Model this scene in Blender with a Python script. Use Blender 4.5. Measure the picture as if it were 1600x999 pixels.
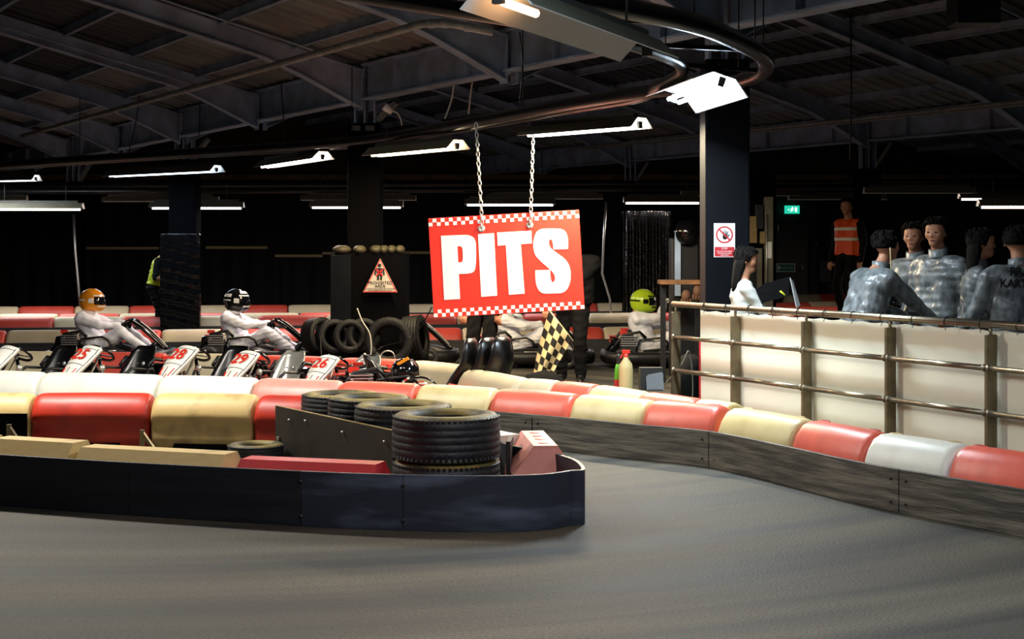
import bpy, bmesh, math, random
import numpy as np
from mathutils import Vector, Matrix

for o in list(bpy.data.objects): bpy.data.objects.remove(o)
SC = bpy.context.scene
COL = SC.collection
random.seed(7)
PI = math.pi

# ---------------------------------------------------------------- camera
F, H, Y0 = 2300.0, 1.6, 388.0            # focal length in px of the 1600 px frame, eye height, horizon row
cd = bpy.data.cameras.new('camera'); cam = bpy.data.objects.new('camera', cd); COL.objects.link(cam)
cam.location = (0, 0, H); cam.rotation_euler = (PI/2, 0, 0)
cd.sensor_width = 36; cd.lens = 36*F/1600; cd.shift_y = -(499.5-Y0)/1600
cd.clip_end = 200
SC.camera = cam

# ---------------------------------------------------------------- world, exposure
w = bpy.data.worlds.new('world'); SC.world = w; w.use_nodes = True
w.node_tree.nodes['Background'].inputs[0].default_value = (0.02, 0.025, 0.035, 1)
w.node_tree.nodes['Background'].inputs[1].default_value = 0.3
SC.view_settings.view_transform = 'Standard'; SC.view_settings.look = 'None'
SC.view_settings.exposure = 0.0; SC.view_settings.gamma = 1; SC.view_settings.use_curve_mapping = False

# lamp colours
WARM = (1.0, .78, .45); PINK = (1.0, .82, .72); NEUT = (1.0, .95, .88); COLD = (.62, .82, 1.0); ORANGE = (1.0, .50, .22); WHITE = (.9, .96, 1.0)

def area(name, loc, rz, lx, ly, power, color, tilt=0, parent=None):
    l = bpy.data.lights.new(name, 'AREA'); l.shape = 'RECTANGLE'; l.size = lx; l.size_y = ly
    l.energy = power; l.color = color
    o = bpy.data.objects.new(name, l); COL.objects.link(o)
    o.location = loc; o.rotation_euler = (tilt, 0, rz)
    if parent: o.parent = parent
    return o

# pixel helpers: a pixel and a depth / height give a point of the place
def at(x, y, Y): return Vector(((x-800)*Y/F, Y, H-(y-Y0)*Y/F))
def hz(x, y, z):
    Y = F*(H-z)/(y-Y0); return Vector(((x-800)*Y/F, Y, z))
def gnd(x, y): return hz(x, y, 0)

# ---------------------------------------------------------------- materials
def lin(c):
    return tuple(((v/255)/12.92 if v/255 <= .04045 else ((v/255+.055)/1.055)**2.4) for v in c)
def mat(name, col, rough=.5, metal=0., var=0., scale=6, col2=None, bump=0., bscale=None, stretch=(1,1,1), emit=0., spec=.5, contrast=(.35,.65), trans=0, detail=4):
    m = bpy.data.materials.new(name); m.use_nodes = True
    nt = m.node_tree; b = nt.nodes['Principled BSDF']
    c = lin(col); b.inputs['Base Color'].default_value = (*c, 1)
    b.inputs['Roughness'].default_value = rough; b.inputs['Metallic'].default_value = metal
    b.inputs['Specular IOR Level'].default_value = spec
    if trans: b.inputs['Transmission Weight'].default_value = trans
    if emit:
        b.inputs['Emission Color'].default_value = (*c, 1); b.inputs['Emission Strength'].default_value = emit
        return m
    if var or col2 or bump:
        tc = nt.nodes.new('ShaderNodeTexCoord'); mp = nt.nodes.new('ShaderNodeMapping')
        mp.inputs['Scale'].default_value = stretch
        nt.links.new(tc.outputs['Object'], mp.inputs['Vector'])
        n = nt.nodes.new('ShaderNodeTexNoise'); n.inputs['Scale'].default_value = scale; n.inputs['Detail'].default_value = detail
        nt.links.new(mp.outputs[0], n.inputs['Vector'])
        if var or col2:
            r = nt.nodes.new('ShaderNodeValToRGB')
            r.color_ramp.elements[0].position = contrast[0]; r.color_ramp.elements[1].position = contrast[1]
            c2 = lin(col2) if col2 else tuple(min(1, v*(1+var)) for v in c)
            c1 = c if col2 else tuple(v*(1-var) for v in c)
            r.color_ramp.elements[0].color = (*c1, 1); r.color_ramp.elements[1].color = (*c2, 1)
            nt.links.new(n.outputs['Fac'], r.inputs[0]); nt.links.new(r.outputs[0], b.inputs['Base Color'])
        if bump:
            n2 = nt.nodes.new('ShaderNodeTexNoise'); n2.inputs['Scale'].default_value = bscale or scale*4; n2.inputs['Detail'].default_value = 5
            nt.links.new(mp.outputs[0], n2.inputs['Vector'])
            bp = nt.nodes.new('ShaderNodeBump'); bp.inputs['Strength'].default_value = bump; bp.inputs['Distance'].default_value = .02
            nt.links.new(n2.outputs['Fac'], bp.inputs['Height']); nt.links.new(bp.outputs[0], b.inputs['Normal'])
    return m

M = {}
def mm(k, *a, **kw): M[k] = mat(k, *a, **kw)
mm('red_plastic', (224,98,78), .4, var=.12, scale=3, bump=.08, bscale=9)
mm('red_plastic_old', (182,44,24), .45, col2=(120,30,20), scale=3, contrast=(.4,.8), bump=.1, bscale=8)
mm('crimson_plastic', (186,40,48), .42, var=.1, scale=3)
mm('cream_plastic', (214,196,142), .42, col2=(178,158,104), scale=2.5, contrast=(.45,.85), bump=.08, bscale=9)
mm('white_plastic', (226,226,214), .4, col2=(196,196,180), scale=2.5, contrast=(.5,.9), bump=.06, bscale=9)
mm('dirty_cream', (196,168,110), .5, col2=(112,92,60), scale=4, contrast=(.5,.85), bump=.08)
mm('far_red', (194,70,56), .5, var=.12, scale=2)
mm('far_cream', (196,182,150), .5, var=.1, scale=2)
mm('plank', (64,62,56), .55, col2=(134,128,114), scale=5, stretch=(.5,.5,6), bump=.35, bscale=22, contrast=(.4,.8))
mm('plank_dark', (30,30,32), .55, col2=(52,50,48), scale=5, stretch=(.5,.5,6), bump=.3, bscale=22)
mm('rubber_wall', (36,42,54), .42, col2=(98,108,128), scale=2.2, stretch=(.6,.6,2.6), contrast=(.5,.85), bump=.12, bscale=14)  # pale blue streaks: cold light on the right sheets put into the colour
mm('rubber_wall_dark', (16,18,26), .55, col2=(26,30,38), scale=3, stretch=(.5,.5,4), bump=.15)  # darker copy of the same rubber, shade of the left sheets put into the colour
mm('board', (20,18,14), .6, col2=(36,32,24), scale=5, bump=.1)
mm('board_edge', (130,110,60), .6, var=.2)
mm('tyre', (22,23,26), .55, col2=(42,44,48), scale=6, bump=.3, bscale=40)
mm('tyre_side', (60,54,34), .6, col2=(150,130,62), scale=5, contrast=(.4,.75), bump=.2)
mm('black', (10,10,12), .45)
mm('black_gloss', (10,10,12), .12, bump=.05, bscale=3)
mm('black_matte', (5,5,7), .8, bump=.1, spec=.03)
mm('column_paint', (8,11,16), .5, var=.3, scale=2, spec=.1)
mm('wrap', (12,13,15), .14, bump=1., bscale=3.5, stretch=(1,1,4))
mm('drape', (9,9,11), .75, var=.3, scale=2, stretch=(2,1,.2))
mm('steel', (150,170,200), .5, .0, var=.25, scale=3, bump=.1)
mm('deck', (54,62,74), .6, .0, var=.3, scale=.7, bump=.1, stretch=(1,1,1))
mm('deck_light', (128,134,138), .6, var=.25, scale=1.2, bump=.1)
mm('pipe', (150,156,158), .5, .1, var=.2)
mm('back_wall', (50,44,34), .8, var=.3, scale=1.2, bump=.1)
mm('ledge', (112,92,62), .8, var=.35, scale=1.5)
mm('chrome', (206,204,196), .22, 1.)
mm('stainless', (158,150,132), .3, .9, var=.12, scale=20)
mm('post_metal', (116,106,82), .42, .55, var=.2, scale=9, bump=.05)
mm('padding', (64,58,40), .7, var=.3, scale=8)
mm('tyre_dark', (12,12,14), .6, bump=.3, bscale=40, spec=.25)
mm('notice_white', (168,160,150), .6)
mm('galv', (190,190,188), .4, .8)
mm('sign_red', (226,44,26), .5)
mm('sign_white', (236,240,240), .5)
mm('sheet', (240,236,214), .6, var=.03, scale=2, bump=.08, bscale=4)
mm('suit', (238,238,246), .6, var=.08, scale=9, bump=.6, bscale=13)
mm('satin', (84,90,92), .34, col2=(150,156,158), scale=16, contrast=(.35,.8), bump=.45, bscale=26, stretch=(1,1,.55), spec=.6)
mm('satin_band', (96,106,112), .5, bump=.5, bscale=30)
mm('black_cloth', (8,8,10), .9, spec=.2, bump=.4, bscale=14)
mm('skin', (176,122,92), .55)
mm('lips', (140,78,66), .5)
mm('hair', (14,11,9), .85, spec=.15, bump=.6, bscale=60, stretch=(1,1,.2))
mm('helmet_orange', (226,142,34), .2)
mm('helmet_black', (14,14,16), .12)
mm('helmet_green', (168,196,40), .2)
mm('helmet_white', (230,230,226), .2)
mm('visor', (16,18,22), .08)
mm('yellow_vest', (196,206,36), .6, bump=.2)
mm('orange_vest', (236,84,26), .55, bump=.2)
mm('reflective', (226,222,200), .4)
mm('tshirt', (206,208,200), .7, bump=.4, bscale=12)
mm('kart_white', (226,224,216), .3)
mm('kart_red', (206,46,30), .35)
mm('rim', (180,178,168), .35, .7)
mm('engine', (64,62,60), .4, .7, var=.3, scale=20)
mm('seat_silver', (168,168,160), .22, .45, var=.15, scale=3)
mm('seat_black', (9,9,11), .28)
mm('reflector', (226,226,222), .4)
mm('housing', (54,54,50), .5)
mm('shade_outer', (86,84,70), .5, var=.1)
mm('duct', (12,13,15), .32, .0)
mm('green_sign', (10,120,96), .5)
mm('bottle_green', (90,170,40), .3)
mm('bottle_cream', (190,174,122), .4)
mm('brown', (84,56,38), .7, var=.3, scale=10)
mm('wood', (120,84,50), .6, var=.3, scale=8)
mm('grey_box', (110,106,94), .6, var=.15)
mm('beige_box', (150,128,84), .6, var=.15)
mm('flag_black', (14,13,12), .8)
mm('flag_cream', (206,188,142), .8)
mm('cable_white', (200,196,184), .5)
mm('grey_text', (60,62,66), .6)
mm('door_dark', (30,34,36), .5)
mm('barrier_pink', (228,150,136), .4, var=.08)

def tube_mat(col, s):
    k = 'tube_%d_%d_%d_%d' % (*[int(c*100) for c in col], int(s*10))
    if k in M: return M[k]
    m = bpy.data.materials.new('lit_tube'); m.use_nodes = True
    b = m.node_tree.nodes['Principled BSDF']
    b.inputs['Base Color'].default_value = (.8,.8,.8,1)
    b.inputs['Emission Color'].default_value = (*col, 1); b.inputs['Emission Strength'].default_value = s
    M[k] = m; return m

# ---------------------------------------------------------------- mesh builder
def frame(p, q, up=Vector((0,0,1))):
    x = (Vector(q)-Vector(p)).normalized()
    if abs(x.dot(up)) > .99: up = Vector((0,1,0))
    y = up.cross(x).normalized(); z = x.cross(y)
    m = Matrix((x, y, z)).transposed().to_4x4(); m.translation = Vector(p); return m
class MB:
    def __init__(s): s.v = []; s.f = []; s.m = []; s.sm = []
    def add(s, vs, fs, mi=0, smooth=False, T=None):
        o = len(s.v)
        for p in vs:
            p = Vector(p)
            if T is not None: p = T @ p
            s.v.append(p)
        for f in fs: s.f.append([i+o for i in f]); s.m.append(mi); s.sm.append(smooth)
        return s
    def box(s, c, d, mi=0, T=None, rz=0, rx=0, ry=0):
        hx, hy, hz_ = d[0]/2, d[1]/2, d[2]/2
        R = Matrix.Translation(c) @ Matrix.Rotation(rz,4,'Z') @ Matrix.Rotation(ry,4,'Y') @ Matrix.Rotation(rx,4,'X')
        if T is not None: R = T @ R
        vs = [(x*hx, y*hy, z*hz_) for z in (-1,1) for y in (-1,1) for x in (-1,1)]
        return s.add(vs, [(0,2,3,1),(4,5,7,6),(0,1,5,4),(2,6,7,3),(0,4,6,2),(1,3,7,5)], mi, False, R)
    def bar(s, p, q, w, h, mi=0, up=Vector((0,0,1))):
        T = frame(p, q, up); L = (Vector(q)-Vector(p)).length
        return s.box((L/2,0,0), (L,w,h), mi, T)
    def loft(s, rings, mi=0, smooth=True, closed=True, caps=True, T=None, loop=False):
        n = len(rings[0]); vs = [p for r in rings for p in r]; fs = []
        K = len(rings)
        for i in range(K if loop else K-1):
            j = (i+1) % K
            for k in range(n if closed else n-1):
                l = (k+1) % n
                fs.append((i*n+k, i*n+l, j*n+l, j*n+k))
        if caps and closed and not loop:
            fs.append(tuple(range(n))[::-1]); fs.append(tuple((K-1)*n+k for k in range(n)))
        return s.add(vs, fs, mi, smooth, T)
    def tube(s, pts, r, n=8, mi=0, loop=False, T=None, smooth=True):
        pts = [Vector(p) for p in pts]; K = len(pts); rings = []
        prev = None
        for i, p in enumerate(pts):
            if loop: t = pts[(i+1)%K]-pts[(i-1)%K]
            else: t = pts[min(i+1,K-1)]-pts[max(i-1,0)]
            t.normalize()
            if prev is None:
                a = Vector((0,0,1)) if abs(t.z) < .9 else Vector((1,0,0))
                u = t.cross(a).normalized()
            else:
                u = (prev - t*prev.dot(t)).normalized()
            prev = u; v = t.cross(u)
            rr = r[i] if isinstance(r, (list, tuple)) else r
            rings.append([p + (u*math.cos(2*PI*k/n)+v*math.sin(2*PI*k/n))*rr for k in range(n)])
        return s.loft(rings, mi, smooth, T=T, loop=loop)
    def lathe(s, prof, n=24, mi=0, T=None, smooth=True, mis=None):
        rings = [[(r*math.cos(2*PI*k/n), r*math.sin(2*PI*k/n), z) for k in range(n)] for r, z in prof]
        o = len(s.f)
        s.loft(rings, mi, smooth, caps=False, T=T)
        if mis:
            for i in range(len(prof)-1):
                for k in range(n): s.m[o+i*n+k] = mis[i]
        return s
    def disc(s, c, r, n=16, mi=0, T=None, ax='Y'):
        if ax == 'Y': vs = [(c[0]+r*math.cos(2*PI*k/n), c[1], c[2]+r*math.sin(2*PI*k/n)) for k in range(n)]
        else: vs = [(c[0]+r*math.cos(2*PI*k/n), c[1]+r*math.sin(2*PI*k/n), c[2]) for k in range(n)]
        return s.add(vs, [tuple(range(n))], mi, False, T)
    def prism(s, poly, y0, y1, mi=0, T=None, smooth=False):     # poly in xz, extruded along y
        return s.loft([[(x, y0, z) for x, z in poly], [(x, y1, z) for x, z in poly]], mi, smooth, T=T)
    def ell(s, c, r, mi=0, T=None, n=14, k=9, rot=None):
        Rm = Matrix.Translation(c) @ (rot or Matrix())
        rings = []
        for i in range(1, k):
            a = PI*i/k
            rings.append([Rm @ Vector((r[0]*math.sin(a)*math.cos(2*PI*j/n), r[1]*math.sin(a)*math.sin(2*PI*j/n), -r[2]*math.cos(a))) for j in range(n)])
        return s.loft(rings, mi, True, T=T)
    def build(s, name, mats, parent=None, bevel=0, seg=2, loc=None, rz=0, recalc=True):
        me = bpy.data.meshes.new(name); me.from_pydata([tuple(p) for p in s.v], [], s.f)
        if not isinstance(mats, (list, tuple)): mats = [mats]
        for m_ in mats: me.materials.append(M[m_] if isinstance(m_, str) else m_)
        me.polygons.foreach_set('material_index', s.m); me.polygons.foreach_set('use_smooth', s.sm)
        if recalc:
            bm = bmesh.new(); bm.from_mesh(me); bmesh.ops.recalc_face_normals(bm, faces=bm.faces); bm.to_mesh(me); bm.free()
        me.update()
        return link(name, me, parent, bevel, seg, loc, rz)
def link(name, me, parent=None, bevel=0, seg=2, loc=None, rz=0):
    o = bpy.data.objects.new(name, me); COL.objects.link(o)
    if parent: o.parent = parent
    if loc is not None: o.location = loc
    if rz: o.rotation_euler = (0,0,rz)
    if bevel:
        b = o.modifiers.new('bevel', 'BEVEL'); b.width = bevel; b.segments = seg; b.limit_method = 'ANGLE'; b.angle_limit = .6
    return o
def empty(name, loc=(0,0,0), rz=0):
    o = bpy.data.objects.new(name, None); COL.objects.link(o); o.location = loc; o.rotation_euler = (0,0,rz); o.empty_display_size = .1
    return o
def tag(o, label=None, cat=None, group=None, kind=None):
    if label: o['label'] = label
    if cat: o['category'] = cat
    if group: o['group'] = group
    if kind: o['kind'] = kind
    return o
def thing(name, label, cat, loc=(0,0,0), rz=0, group=None): return tag(empty(name, loc, rz), label, cat, group)
def dup(o, parent=None):
    c = o.copy(); COL.objects.link(c)
    if parent: c.parent = parent
    for ch in o.children: dup(ch, c)
    return c
def place(root, loc, rz, label=None, group=None):
    c = dup(root); c.location = loc; c.rotation_euler = (0,0,rz)
    if label: c['label'] = label
    if group: c['group'] = group
    return c
def text(name, s, size, m, parent, T, bold=0., extrude=.0005, align='CENTER', xs=1.):
    cu = bpy.data.curves.new(name, 'FONT'); cu.body = s; cu.size = size; cu.offset = bold; cu.extrude = extrude
    cu.align_x = align; cu.align_y = 'CENTER'; cu.resolution_u = 3
    return curve_obj(name, cu, m, parent, T @ Matrix.Diagonal((xs,1,1,1)))
def curve_obj(name, cu, m, parent, T):
    t = bpy.data.objects.new('tmp', cu); COL.objects.link(t)
    dg = bpy.context.evaluated_depsgraph_get()
    me = bpy.data.meshes.new_from_object(t.evaluated_get(dg)); bpy.data.objects.remove(t); bpy.data.curves.remove(cu)
    me.transform(T); me.name = name; me.materials.clear(); me.materials.append(M[m])
    return link(name, me, parent)
def poly_curve(name, loops, m, parent, T, extrude=.002):
    cu = bpy.data.curves.new(name, 'CURVE'); cu.dimensions = '2D'; cu.fill_mode = 'BOTH'; cu.extrude = extrude
    for L in loops:
        sp = cu.splines.new('POLY'); sp.points.add(len(L)-1)
        for i, p in enumerate(L): sp.points[i].co = (p[0], p[1], 0, 1)
        sp.use_cyclic_u = True
    return curve_obj(name, cu, m, parent, T)
def smooth_loop(L, it=1):
    for _ in range(it):
        L = [q for i in range(len(L)) for q in (tuple(np.array(L[i])*.75+np.array(L[(i+1)%len(L)])*.25), tuple(np.array(L[i])*.25+np.array(L[(i+1)%len(L)])*.75))]
    return L
FACE = Matrix(((1,0,0,0),(0,0,-1,0),(0,1,0,0),(0,0,0,1)))      # xy text plane -> facing -Y (towards the track)
ORD = ['first','second','third','fourth','fifth','sixth','seventh','eighth','ninth','tenth','eleventh','twelfth','thirteenth','fourteenth','fifteenth','sixteenth','seventeenth','eighteenth','nineteenth','twentieth']
# ================================================================ SETTING
def floor_mat():
    m = bpy.data.materials.new('asphalt'); m.use_nodes = True; nt = m.node_tree; b = nt.nodes['Principled BSDF']
    N = nt.nodes.new; Lk = nt.links.new
    tc = N('ShaderNodeTexCoord')
    def noise(sc, det, stretch, rot=0):
        mp = N('ShaderNodeMapping'); mp.inputs['Scale'].default_value = stretch; mp.inputs['Rotation'].default_value = (0,0,rot)
        Lk(tc.outputs['Object'], mp.inputs['Vector']); n = N('ShaderNodeTexNoise'); n.inputs['Scale'].default_value = sc; n.inputs['Detail'].default_value = det
        Lk(mp.outputs[0], n.inputs['Vector']); return n
    # polar streaks: tyre marks sweep round the island nose
    sx = N('ShaderNodeSeparateXYZ'); Lk(tc.outputs['Object'], sx.inputs[0])
    off = N('ShaderNodeVectorMath'); off.operation = 'SUBTRACT'; off.inputs[1].default_value = (-1.5, 14.5, 0); Lk(tc.outputs['Object'], off.inputs[0])
    ln = N('ShaderNodeVectorMath'); ln.operation = 'LENGTH'; Lk(off.outputs[0], ln.inputs[0])
    cx = N('ShaderNodeCombineXYZ'); Lk(ln.outputs['Value'], cx.inputs[0])
    ax = N('ShaderNodeVectorMath'); ax.operation = 'SCALE'; ax.inputs['Scale'].default_value = .12; Lk(off.outputs[0], ax.inputs[0])
    add = N('ShaderNodeVectorMath'); add.operation = 'ADD'; Lk(cx.outputs[0], add.inputs[0]); Lk(ax.outputs[0], add.inputs[1])
    st = N('ShaderNodeTexNoise'); st.inputs['Scale'].default_value = 2.6; st.inputs['Detail'].default_value = 6; Lk(add.outputs[0], st.inputs['Vector'])
    rp = N('ShaderNodeValToRGB'); rp.color_ramp.elements[0].position = .36; rp.color_ramp.elements[1].position = .68
    rp.color_ramp.elements[0].color = (*lin((40,40,37)),1); rp.color_ramp.elements[1].color = (*lin((90,84,70)),1)
    Lk(st.outputs['Fac'], rp.inputs[0])
    n1 = noise(.5, 3, (1,1,1)); n2 = noise(60, 3, (1,1,1))
    mx = N('ShaderNodeMixRGB'); mx.blend_type = 'MULTIPLY'; mx.inputs[0].default_value = .5
    r2 = N('ShaderNodeValToRGB'); r2.color_ramp.elements[0].position = .3; r2.color_ramp.elements[0].color = (.45,.45,.45,1); r2.color_ramp.elements[1].position = .6
    Lk(n1.outputs['Fac'], r2.inputs[0]); Lk(rp.outputs[0], mx.inputs[1]); Lk(r2.outputs[0], mx.inputs[2])
    mx2 = N('ShaderNodeMixRGB'); mx2.blend_type = 'MULTIPLY'; mx2.inputs[0].default_value = .55
    r3 = N('ShaderNodeValToRGB'); r3.color_ramp.elements[0].position = .35; r3.color_ramp.elements[0].color = (.35,.35,.35,1); r3.color_ramp.elements[1].position = .62; r3.color_ramp.elements[1].color = (1.35,1.35,1.35,1)
    Lk(n2.outputs['Fac'], r3.inputs[0]); Lk(mx.outputs[0], mx2.inputs[1]); Lk(r3.outputs[0], mx2.inputs[2]); Lk(mx2.outputs[0], b.inputs['Base Color'])
    rr = N('ShaderNodeMapRange'); rr.inputs['To Min'].default_value = .62; rr.inputs['To Max'].default_value = .85
    Lk(st.outputs['Fac'], rr.inputs[0]); Lk(rr.outputs[0], b.inputs['Roughness'])
    bp = N('ShaderNodeBump'); bp.inputs['Strength'].default_value = .5; bp.inputs['Distance'].default_value = .01
    Lk(n2.outputs['Fac'], bp.inputs['Height']); Lk(bp.outputs[0], b.inputs['Normal'])
    return m
M['asphalt'] = floor_mat()
RX0, RX1, RY0, RY1 = -13., 15., -4., 38.2
tag(MB().box(((RX0+RX1)/2,(RY0+RY1)/2,-.05), (RX1-RX0,RY1-RY0,.1)).build('floor','asphalt'), kind='structure')
wb = MB().box(((RX0+RX1)/2,RY1+.1,3.), (RX1-RX0,.2,6.)).build('wall_back','back_wall'); tag(wb, kind='structure')
tag(MB().box((RX0-.1,(RY0+RY1)/2,3.), (.2,RY1-RY0,6.)).build('wall_left','back_wall'), kind='structure')
tag(MB().box((RX1+.1,(RY0+RY1)/2,3.), (.2,RY1-RY0,6.)).build('wall_right','back_wall'), kind='structure')
tag(MB().box(((RX0+RX1)/2,RY0-.1,3.), (RX1-RX0,.2,6.)).build('wall_front','back_wall'), kind='structure')
# black drape on the back wall: sheets with folds, and the ledge above
x = RX0+.05; k = 0
while x < RX1-.3:
    wd = 2.3; m_ = MB(); cols = 24
    vs = []; 
    for i in range(cols+1):
        xx = x+wd*i/cols; yy = RY1-.10-.03*math.sin(i*1.1+k)-.02*math.sin(i*2.3)
        vs += [(xx,yy,.0),(xx,yy,3.36)]
    m_.add(vs, [(2*i,2*i+2,2*i+3,2*i+1) for i in range(cols)], 0, True)
    m_.build('drape_panel','drape',wb); x += wd+.03; k += 1
MB().box(((RX0+RX1)/2,RY1-.12,3.44),(RX1-RX0,.2,.14)).build('ledge','ledge',wb,bevel=.01)
for X in np.arange(RX0+1, RX1, 2.4): MB().box((X,RY1-.05,4.75),(.12,.1,2.4)).build('wall_stud','back_wall',wb)

# ---- roof: valleys on the column lines, rafters, girders, purlins, ribbed deck
C2 = Vector((-1.89,18.9,0)); D = Vector((.517,-.856,0)).normalized(); N_ = Vector((-D.y, D.x, 0)); SP = 7.2; PER = 10.73
ANG = math.atan2(N_.y, N_.x)
def rp(t, a, z=0): p = C2+N_*t+D*a; return Vector((p.x,p.y,z))
def zroof(t): u = t % PER; return 4.0+.24*min(u, PER-u)
def inside(p, m_=.0): return RX0+m_ < p.x < RX1-m_ and RY0+m_ < p.y < RY1-m_
dk = MB()
for v in range(-3, 3):
    for side in (0,1):
        ts = [0,.85,1.75,2.7,3.7,4.6,PER/2] if side == 0 else [PER/2,6.1,7.0,8.0,8.98,9.88,PER]
        for i in range(6):
            t0, t1 = v*PER+ts[i], v*PER+ts[i+1]; tm = (t0+t1)/2
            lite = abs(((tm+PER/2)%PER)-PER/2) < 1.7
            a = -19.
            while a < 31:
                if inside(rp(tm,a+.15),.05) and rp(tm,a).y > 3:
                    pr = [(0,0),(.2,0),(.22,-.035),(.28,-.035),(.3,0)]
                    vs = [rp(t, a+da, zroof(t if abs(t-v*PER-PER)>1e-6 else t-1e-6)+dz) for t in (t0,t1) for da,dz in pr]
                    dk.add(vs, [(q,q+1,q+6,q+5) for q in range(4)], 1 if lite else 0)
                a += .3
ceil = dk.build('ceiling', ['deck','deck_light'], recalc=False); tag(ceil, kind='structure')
cover = MB()
for v in range(-3,3):
    for t0,t1 in ((v*PER,v*PER+PER/2),(v*PER+PER/2,(v+1)*PER)):
        vs = [rp(t,a,zroof(t-1e-6 if t==t1 else t)+.05) for t in (t0,t1) for a in (-22,34)]
        cover.add(vs, [(0,1,3,2)])
cover.build('roof_lining','black_matte',ceil,recalc=False)
def rafter_mesh():
    b = MB(); K = 12
    zt = lambda t: -.13+.24*t; zbm = lambda t: -.38+.24*t-(.26*(1-t/1.25) if t < 1.25 else 0)
    ts = [0.06+i*(PER/2-.06)/K for i in range(K+1)]; 
    b.loft([[(t,-.008,zbm(t)),(t,.008,zbm(t)),(t,.008,zt(t)),(t,-.008,zt(t))] for t in ts],0,False)
    for fn, s_ in ((zt,-1),(zbm,1)):
        b.loft([[(t,-.075,fn(t)),(t,.075,fn(t)),(t,.075,fn(t)+s_*.016),(t,-.075,fn(t)+s_*.016)] for t in ts],0,False)
    b.box((.07,0,(zt(0)+zbm(0))/2),(.02,.15,.5))
    return b
r0 = rafter_mesh().build('rafter','steel',ceil); r0.location = rp(0,0,4.0); r0.rotation_euler = (0,0,ANG); first = True
for v in (-1,0,1,2):
    offa = -1.93 if v == 1 else 0
    for k in range(-6, 9):
        for s_ in (0,1):
            p = rp(v*PER, k*3.6+offa, 4.0); mid = rp(v*PER+(2.5 if s_==0 else -2.5), k*3.6+offa)
            if not inside(mid,.3) or not inside(p,.3) or mid.y < 5: continue
            o = r0 if first else r0.copy()
            if not first: COL.objects.link(o)
            first = False; o.location = p; o.rotation_euler = (0,0,ANG+(PI if s_ else 0))
def ibeam(b, p, q, z0, z1, w=.2, mi=0):
    p = Vector((p.x,p.y,0)); q = Vector((q.x,q.y,0)); L = (q-p).length; T = frame(p,q)
    b.box((L/2,0,(z0+z1)/2),(L,.02,z1-z0),mi,T); b.box((L/2,0,z0),(L,w,.022),mi,T); b.box((L/2,0,z1),(L,w,.022),mi,T)
    x = .9
    while x < L-.5: b.box((x,0,(z0+z1)/2),(.015,w*.9,z1-z0),mi,T); x += 1.8
for v, oa in ((-1,0),(0,0),(1,-1.93)):
    for k in range(-3,3):
        a0, a1 = k*SP+oa, (k+1)*SP+oa
        while a1-a0 > .6 and not inside(rp(v*PER,a0),.2): a0 += .3
        while a1-a0 > .6 and not inside(rp(v*PER,a1),.2): a1 -= .3
        if a1-a0 < 1 or rp(v*PER,a0).y < 5: continue
        b = MB(); ibeam(b, rp(v*PER,a0+.1), rp(v*PER,a1-.1), 3.5, 3.94); b.build('girder','steel',ceil)
for v in (-1,0,1,2):
    for s_ in (1,-1):
        for j in range(1,6):
            t = v*PER+s_*(.05+j*.95); a = [q for q in np.arange(-19,31,.25) if inside(rp(t,q),.15) and rp(t,q).y > 4]
            if len(a) < 6: continue
            p, q = rp(t,a[0],zroof(t)-.09), rp(t,a[-1],zroof(t)-.09)
            b = MB(); b.bar(p,q,.012,.13).bar(p+Vector((0,0,-.06)),q+Vector((0,0,-.06)),.06,.01); b.build('purlin','steel',ceil)
# thin bracing rods below the rafters
for t0,a0,t1,a1 in ((-4.2,-3.4,-1,-3.4),(-4.4,.9,-1,.9),(5.5,1.1,9.6,1.1),(6,-2.4,9.9,-2.4),(5.6,4.4,9.8,4.4),(1.2,-5.4,4.6,-5.4),(1.2,-2.,4.6,-2.)):
    MB().tube([rp(t0,a0,zroof(t0)-.3),rp(t1,a1,zroof(t1)-.3)],.014,6).build('brace_rod','steel',ceil)

# ---- pipes
def pipe(name, pts, r, label, m='pipe'):
    b = MB(); b.tube(pts, r, 10)
    for i in range(1, 9):
        f = i/9*(len(pts)-1); j = int(f); p = Vector(pts[j]).lerp(Vector(pts[min(j+1,len(pts)-1)]), f-j)
        b.ell(p,(r*1.35,r*1.35,r*1.35),0,n=8,k=5)
    return tag(b.build(name,m), label, 'pipe')
off1 = rp(-1.57,0,3.76)-Vector((0,0,0))
pp = [rp(-1.57,-12,3.76)+Vector((-.0,0,0)), rp(-1.57,-6,3.76), rp(-1.57,0,3.76), rp(-1.57,4.6,3.76), rp(-1.57,5.1,3.70), rp(-1.2,5.3,3.62)]
pipe('roof_pipe', pp, .04, 'long pale service pipe slung under the roof rafters from the left edge')
pipe('roof_pipe', [rp(PER-1.6,-9,3.72), rp(PER-1.6,8,3.72)], .03, 'thin pale pipe under the rafters at the upper right')
pipe('roof_pipe', [rp(PER-1.35,-9,3.70), rp(PER-1.35,8,3.70)], .018, 'thinner of the two pipes crossing the upper right roof')

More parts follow.
